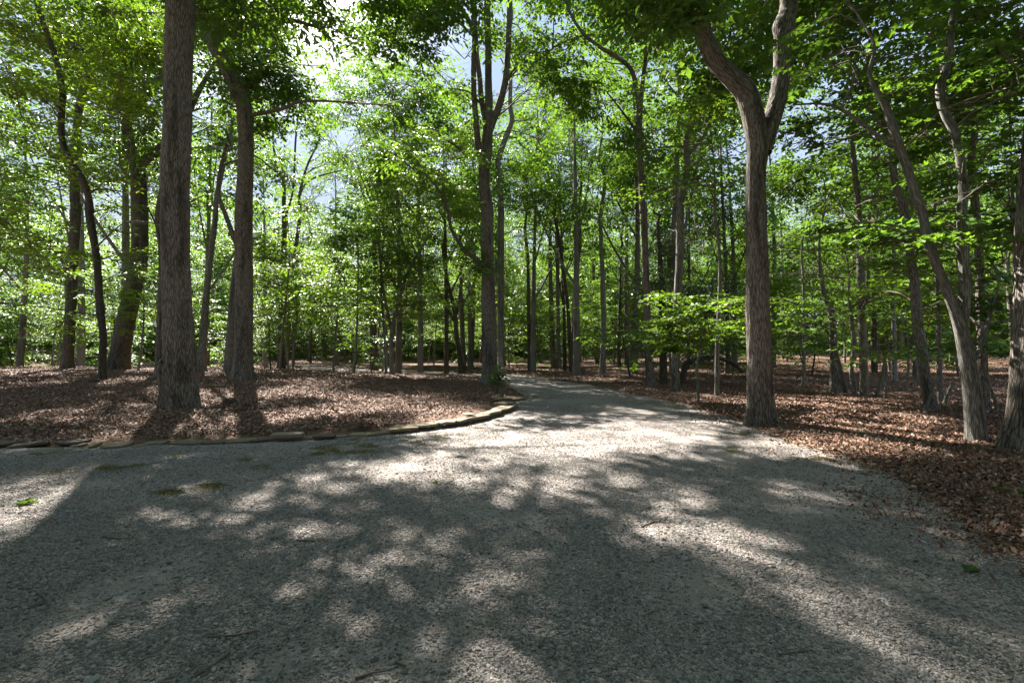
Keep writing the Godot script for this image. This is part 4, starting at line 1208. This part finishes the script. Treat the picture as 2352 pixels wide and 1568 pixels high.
func strew_floor() -> void:
	var litter := Node3D.new()
	litter.name = "leaf_litter"
	add_child(litter)
	tag(litter, "dry brown fallen leaves covering the floor of the wood", "leaf litter", "", "stuff")
	for v in 6:
		var s := Soup.new()
		for k in 330:
			var a := rng.randf() * TAU
			var q := sqrt(rng.randf()) * 0.7
			var up := Vector3(rng.randf_range(-0.7, 0.7), 1.0, rng.randf_range(-0.7, 0.7))
			leaf(s, Vector3(cos(a) * q, rng.randf_range(0.0, 0.035), sin(a) * q), Vector3(rng.randf_range(-1, 1), rng.randf_range(-0.2, 0.35), rng.randf_range(-1, 1)), up, rng.randf_range(0.025, 0.075), dead_tone(), OAK, rng.randf_range(-0.3, 0.4), rng.randf_range(-0.3, 0.4))
		for k in 7:
			var a := rng.randf() * TAU
			var p := Vector3(rng.randf_range(-0.6, 0.6), 0.025, rng.randf_range(-0.6, 0.6))
			var way := Vector3(cos(a), 0.05, sin(a)) * rng.randf_range(0.08, 0.28)
			var from := s.v.size()
			tube(s, PackedVector3Array([p - way, p + jitter(0.02), p + way]), PackedFloat32Array([0.006, 0.005, 0.002]), 4, 0.2)
			for j in range(from, s.v.size()):
				s.c[j] = Color(0.16, 0.12, 0.09)
		var m := s.mesh(mats["dead_leaf"])
		var where := []
		for k in 2300:
			var d := 3.5 + 46.0 * pow(rng.randf(), 1.7)
			var p := Vector2(rng.randf_range(-1.12, 1.12) * d, -d)
			var e := edge_distance(p, drive)
			if e < 0.1:
				# a few drift onto the rim of the gravel
				if e < -0.6 or p.x < 0.0 or rng.randf() < 0.75:
					continue
			elif e < (1.15 if p.x < 1.0 and d < 19.0 else 0.5) and (rng.randf() < 0.45 or e < 0.9 and p.x < 1.0):
				continue
			if wob.get_noise_2d(p.x * 22.0 + 300.0, p.y * 22.0) < rng.randf_range(-0.7, -0.1):
				continue
			var up := slope(p.x, p.y)
			var b := Basis(Quaternion(Vector3.UP, up)) * Basis(Vector3.UP, rng.randf() * TAU)
			var size := rng.randf_range(0.8, 1.2) * lerpf(0.75, 1.0, smoothstep(4.0, 10.0, d)) * (1.0 if d < 22.0 else 1.5)
			where.append(Transform3D(b.scaled(Vector3(size, 1.0, size)), Vector3(p.x, height(p.x, p.y) + 0.006, p.y)))
		copies(litter, "leaves", m, where)


func small_things() -> void:
	# moss in the gravel along the edging
	var ms := Soup.new()
	for k in 260:
		var a := rng.randf() * TAU
		var q := sqrt(rng.randf()) * 0.22
		var p := Vector3(cos(a) * q, 0.0, sin(a) * q)
		leaf(ms, p, Vector3(rng.randf_range(-1, 1), rng.randf_range(0.1, 0.9), rng.randf_range(-1, 1)), Vector3.UP, rng.randf_range(0.012, 0.028), Color(0.10, 0.10, 0.02).lerp(Color(0.20, 0.17, 0.04), rng.randf()), PLAIN)
	var where := []
	for a: Array in [[960, 1312, 60], [1050, 1308, 55], [1090, 1322, 40], [1000, 1325, 60], [930, 1330, 30], [330, 1370, 30], [300, 1375, 25], [410, 1362, 25], [515, 1337, 14], [180, 1380, 40], [1230, 1300, 30], [1290, 1280, 40], [1340, 1275, 30], [1400, 1255, 30], [720, 1350, 20], [760, 1365, 22], [880, 1345, 18],
			[2260, 1262, 60], [2320, 1300, 50], [2200, 1275, 40], [2400, 1345, 40], [1480, 1230, 20], [2150, 1320, 30], [620, 1425, 60], [500, 1440, 50]]:
		for k in int(a[2] * 0.22):
			var p := on_ground((a[0] + rng.randfn() * a[2] * 0.5) * 0.784, (a[1] + rng.randfn() * 4.0) * 0.784)
			where.append(Transform3D(Basis(Vector3.UP, rng.randf() * TAU).scaled(Vector3.ONE * rng.randf_range(0.2, 0.6)), Vector3(p.x, 0.003, p.z)))
	var mo := copies(self, "moss", ms.mesh(mats["moss"]), where)
	tag(mo, "yellow-green moss patches in the gravel along the stone edging", "moss", "", "stuff")
	# shrub at the tip of the bank
	var b := on_ground(1137, 908)
	b.y = height(b.x, b.z)
	var sh := base("shrub", b)
	tag(sh, "small leafy green shrub in front of the many-stemmed oak", "shrub")
	var lk := []
	for k in 4:
		var s := Soup.new()
		leaf(s, Vector3.ZERO, Vector3(0, 0.1, -1), Vector3.UP, 0.15, leaf_tone(0.0) * 1.1, OAK, 0.15, 0.3)
		lk.append(s.mesh(mats["leaf"]))
	for k in 9:
		var a := rng.randf() * TAU
		var tip := Vector3(cos(a) * rng.randf_range(0.15, 0.45), rng.randf_range(0.45, 0.95), sin(a) * 0.3)
		if k == 0:
			tip = Vector3(0.18, 1.05, 0)
		var s := Soup.new()
		tube(s, PackedVector3Array([Vector3(cos(a) * 0.04, -0.05, sin(a) * 0.04), tip * 0.5 + jitter(0.04), tip]), PackedFloat32Array([0.012, 0.008, 0.004]), 5, 0.15)
		part(sh, "stem", s.mesh(mats["twig"]))
		for j in 20:
			var o := part(sh, "leaf", lk[rng.randi() % 4])
			o.position = tip * lerpf(0.35, 1.0, sqrt(rng.randf())) + jitter(0.09)
			o.rotation = Vector3(rng.randf_range(-0.6, 0.3), rng.randf() * TAU, rng.randf_range(-0.3, 0.3))
			o.scale = Vector3.ONE * rng.randf_range(0.7, 1.15)
	# dead sticks and fallen wood
	for a: Array in [
			["forked dead stick leaning against the sunlit leaning maple", "leaning_stick", "stick", 11.3, [[[6, 1372, 1242, 18], [6, 1390, 1190, 20], [6, 1422, 1110, 18], [6, 1440, 1040, 12], [6, 1445, 1010, 6]], [[6, 1435, 1060, 10], [6, 1460, 1010, 7], [6, 1475, 985, 3]]]],
			["pale bare pole leaning over the litter beside the twin-stemmed maple", "leaning_stick", "stick", 13.0, [[[6, 1492, 1180, 24], [6, 1520, 1100, 22], [6, 1555, 1020, 20]]]],
			["thin dead pole lying on the litter behind the twin-stemmed maple", "fallen_branch", "branch", 13.2, [[[6, 1510, 1175, 12], [6, 1560, 1150, 11], [6, 1615, 1125, 9]]]],
			["crooked dead stick standing near the pale oak trunk", "leaning_stick", "stick", 12.0, [[[6, 1815, 1165, 22], [6, 1790, 1100, 18], [6, 1765, 1040, 14], [6, 1755, 985, 8]]]],
			["dark bent log arching over the litter behind the forked oak", "fallen_log", "log", 24.0, [[[5, 1960, 960, 40], [6, 20, 920, 40], [6, 100, 882, 34], [6, 200, 880, 30], [6, 280, 905, 26], [6, 350, 960, 20]]]],
			["thin leaning sapling stem with white lit bark by the slim sunlit maple", "leaning_stick", "stick", 15.0, [[[6, 1165, 1122, 22], [6, 1168, 1050, 18], [6, 1172, 960, 16], [6, 1165, 880, 12]]]],
			["dark slanting sapling stem by the slim sunlit maple", "leaning_stick", "stick", 15.8, [[[6, 1112, 1105, 26], [6, 1135, 1030, 22], [6, 1155, 950, 20], [6, 1162, 880, 14]]]]]:
		var root := z_to_px(a[4][0][0][0], a[4][0][0][1], a[4][0][0][2])
		var foot := at(root.x, root.y, a[3])
		foot.y = height(foot.x, foot.z)
		var st := base(a[1], foot)
		tag(st, a[0], a[2])
		for k in a[4].size():
			var t := traced(a[4][k], a[3])
			var pts: PackedVector3Array = t[0]
			if k == 0:
				pts[0].y = minf(pts[0].y, foot.y - 0.03)
			var s := Soup.new()
			tube(s, shift(pts, foot), t[1], 9, 0.12, 0.003)
			part(st, "stem" if k == 0 else "fork", s.mesh(mats["dark_bark" if a[1] == "fallen_log" else "smooth_bark"]))
	# stump, and a dark lump in place of a hole, on the bank
	for a: Array in [[530, 1014, 16.5, 0.17, "dark weathered stump beside the thin crooked maple"], [1312, 1092, 12.2, 0.16, "low dark lump standing in for a dark hole beside the great oak"]]:
		var q := z_to_px(4, a[0], a[1])
		var p := at(q.x, q.y, a[2])
		p.y = height(p.x, p.z)
		var st := base("stump", p)
		tag(st, a[4], "stump")
		var s := Soup.new()
		tube(s, PackedVector3Array([Vector3(0, -0.1, 0), Vector3(0.02, 0.05, 0), Vector3(0.03, 0.13, 0.02), Vector3(0.03, 0.16, 0.02), Vector3(0.03, 0.145, 0.02)]), PackedFloat32Array([a[3] * 1.2, a[3], a[3] * 0.9, a[3] * 0.7, 0.01]), 18, 0.04, 0.03)
		part(st, "wood", s.mesh(mats["dark_bark"]))
	# twigs on the gravel
	var twigs := [[[560, 1990], [640, 1940], [700, 1890], [735, 1855]], [[610, 1870], [680, 1865], [760, 1850]], [[1040, 1992], [1090, 1975], [1140, 1968]], [[1140, 1925], [1165, 1945], [1190, 1955]], [[300, 1575], [350, 1580], [390, 1578]], [[2280, 1922], [2330, 1915], [2380, 1908]], [[1580, 1900], [1592, 1880], [1600, 1868]],
		[[2440, 1437], [2460, 1434], [2480, 1432]], [[2700, 1440], [2800, 1455], [2870, 1490]], [[2380, 1310], [2500, 1345], [2580, 1370]], [[20, 1722], [70, 1728], [120, 1722]], [[100, 1735], [125, 1750], [135, 1765]], [[570, 1422], [620, 1420], [680, 1424]], [[870, 1585], [920, 1587], [960, 1584]], [[1880, 1545], [1920, 1530], [1955, 1533]]]
	for k in twigs.size():
		var pts := PackedVector3Array()
		var rad := PackedFloat32Array()
		for j in twigs[k].size():
			var q: Array = twigs[k][j]
			var p := on_ground(q[0] * 0.784, q[1] * 0.784)
			p.y = maxf(height(p.x, p.z), 0.0) + 0.008
			pts.append(p)
			rad.append(lerpf(0.007, 0.003, float(j) / (twigs[k].size() - 1)))
		var t := base("twig", pts[0])
		tag(t, "thin dry brown twig lying on the ground of the drive", "twig", "dry twigs on the drive")
		var s := Soup.new()
		tube(s, shift(pts, pts[0]), rad, 6, 0.05)
		part(t, "stick", s.mesh(mats["twig"]))
	# weeds and green sprigs
	for a: Array in [[75, 1475, 0.09, "low green weed growing in the gravel by the slate slabs"], [1275, 1415, 0.04, "tiny bright weed in the sunlit gravel"], [10, 1245, 0.22, "green fern-like plant on the leafy bank"], [2985, 1465, 0.2, "dark green seedling in the litter by the pale oak trunk"], [2840, 1672, 0.06, "small green weed in the gravel near the leaf litter"], [100, 1275, 0.1, "flat green sprig on the leaf litter of the bank"], [560, 1233, 0.1, "pale grey-green lichen sprig on the bank"]]:
		var p := on_ground(a[0] * 0.784, a[1] * 0.784)
		p.y = maxf(height(p.x, p.z), 0.0)
		var w := base("weed", p)
		tag(w, a[3], "weed")
		for k in 12:
			var s := Soup.new()
			var t := k * 2.4
			leaf(s, Vector3(cos(t), 0.1, sin(t)) * a[2] * 0.1, Vector3(cos(t), rng.randf_range(0.2, 1.1), sin(t)), Vector3.UP, a[2] * rng.randf_range(0.7, 1.2), leaf_tone(0.1), OAK, 0.2, 0.3)
			part(w, "leaf", s.mesh(mats["leaf"]))
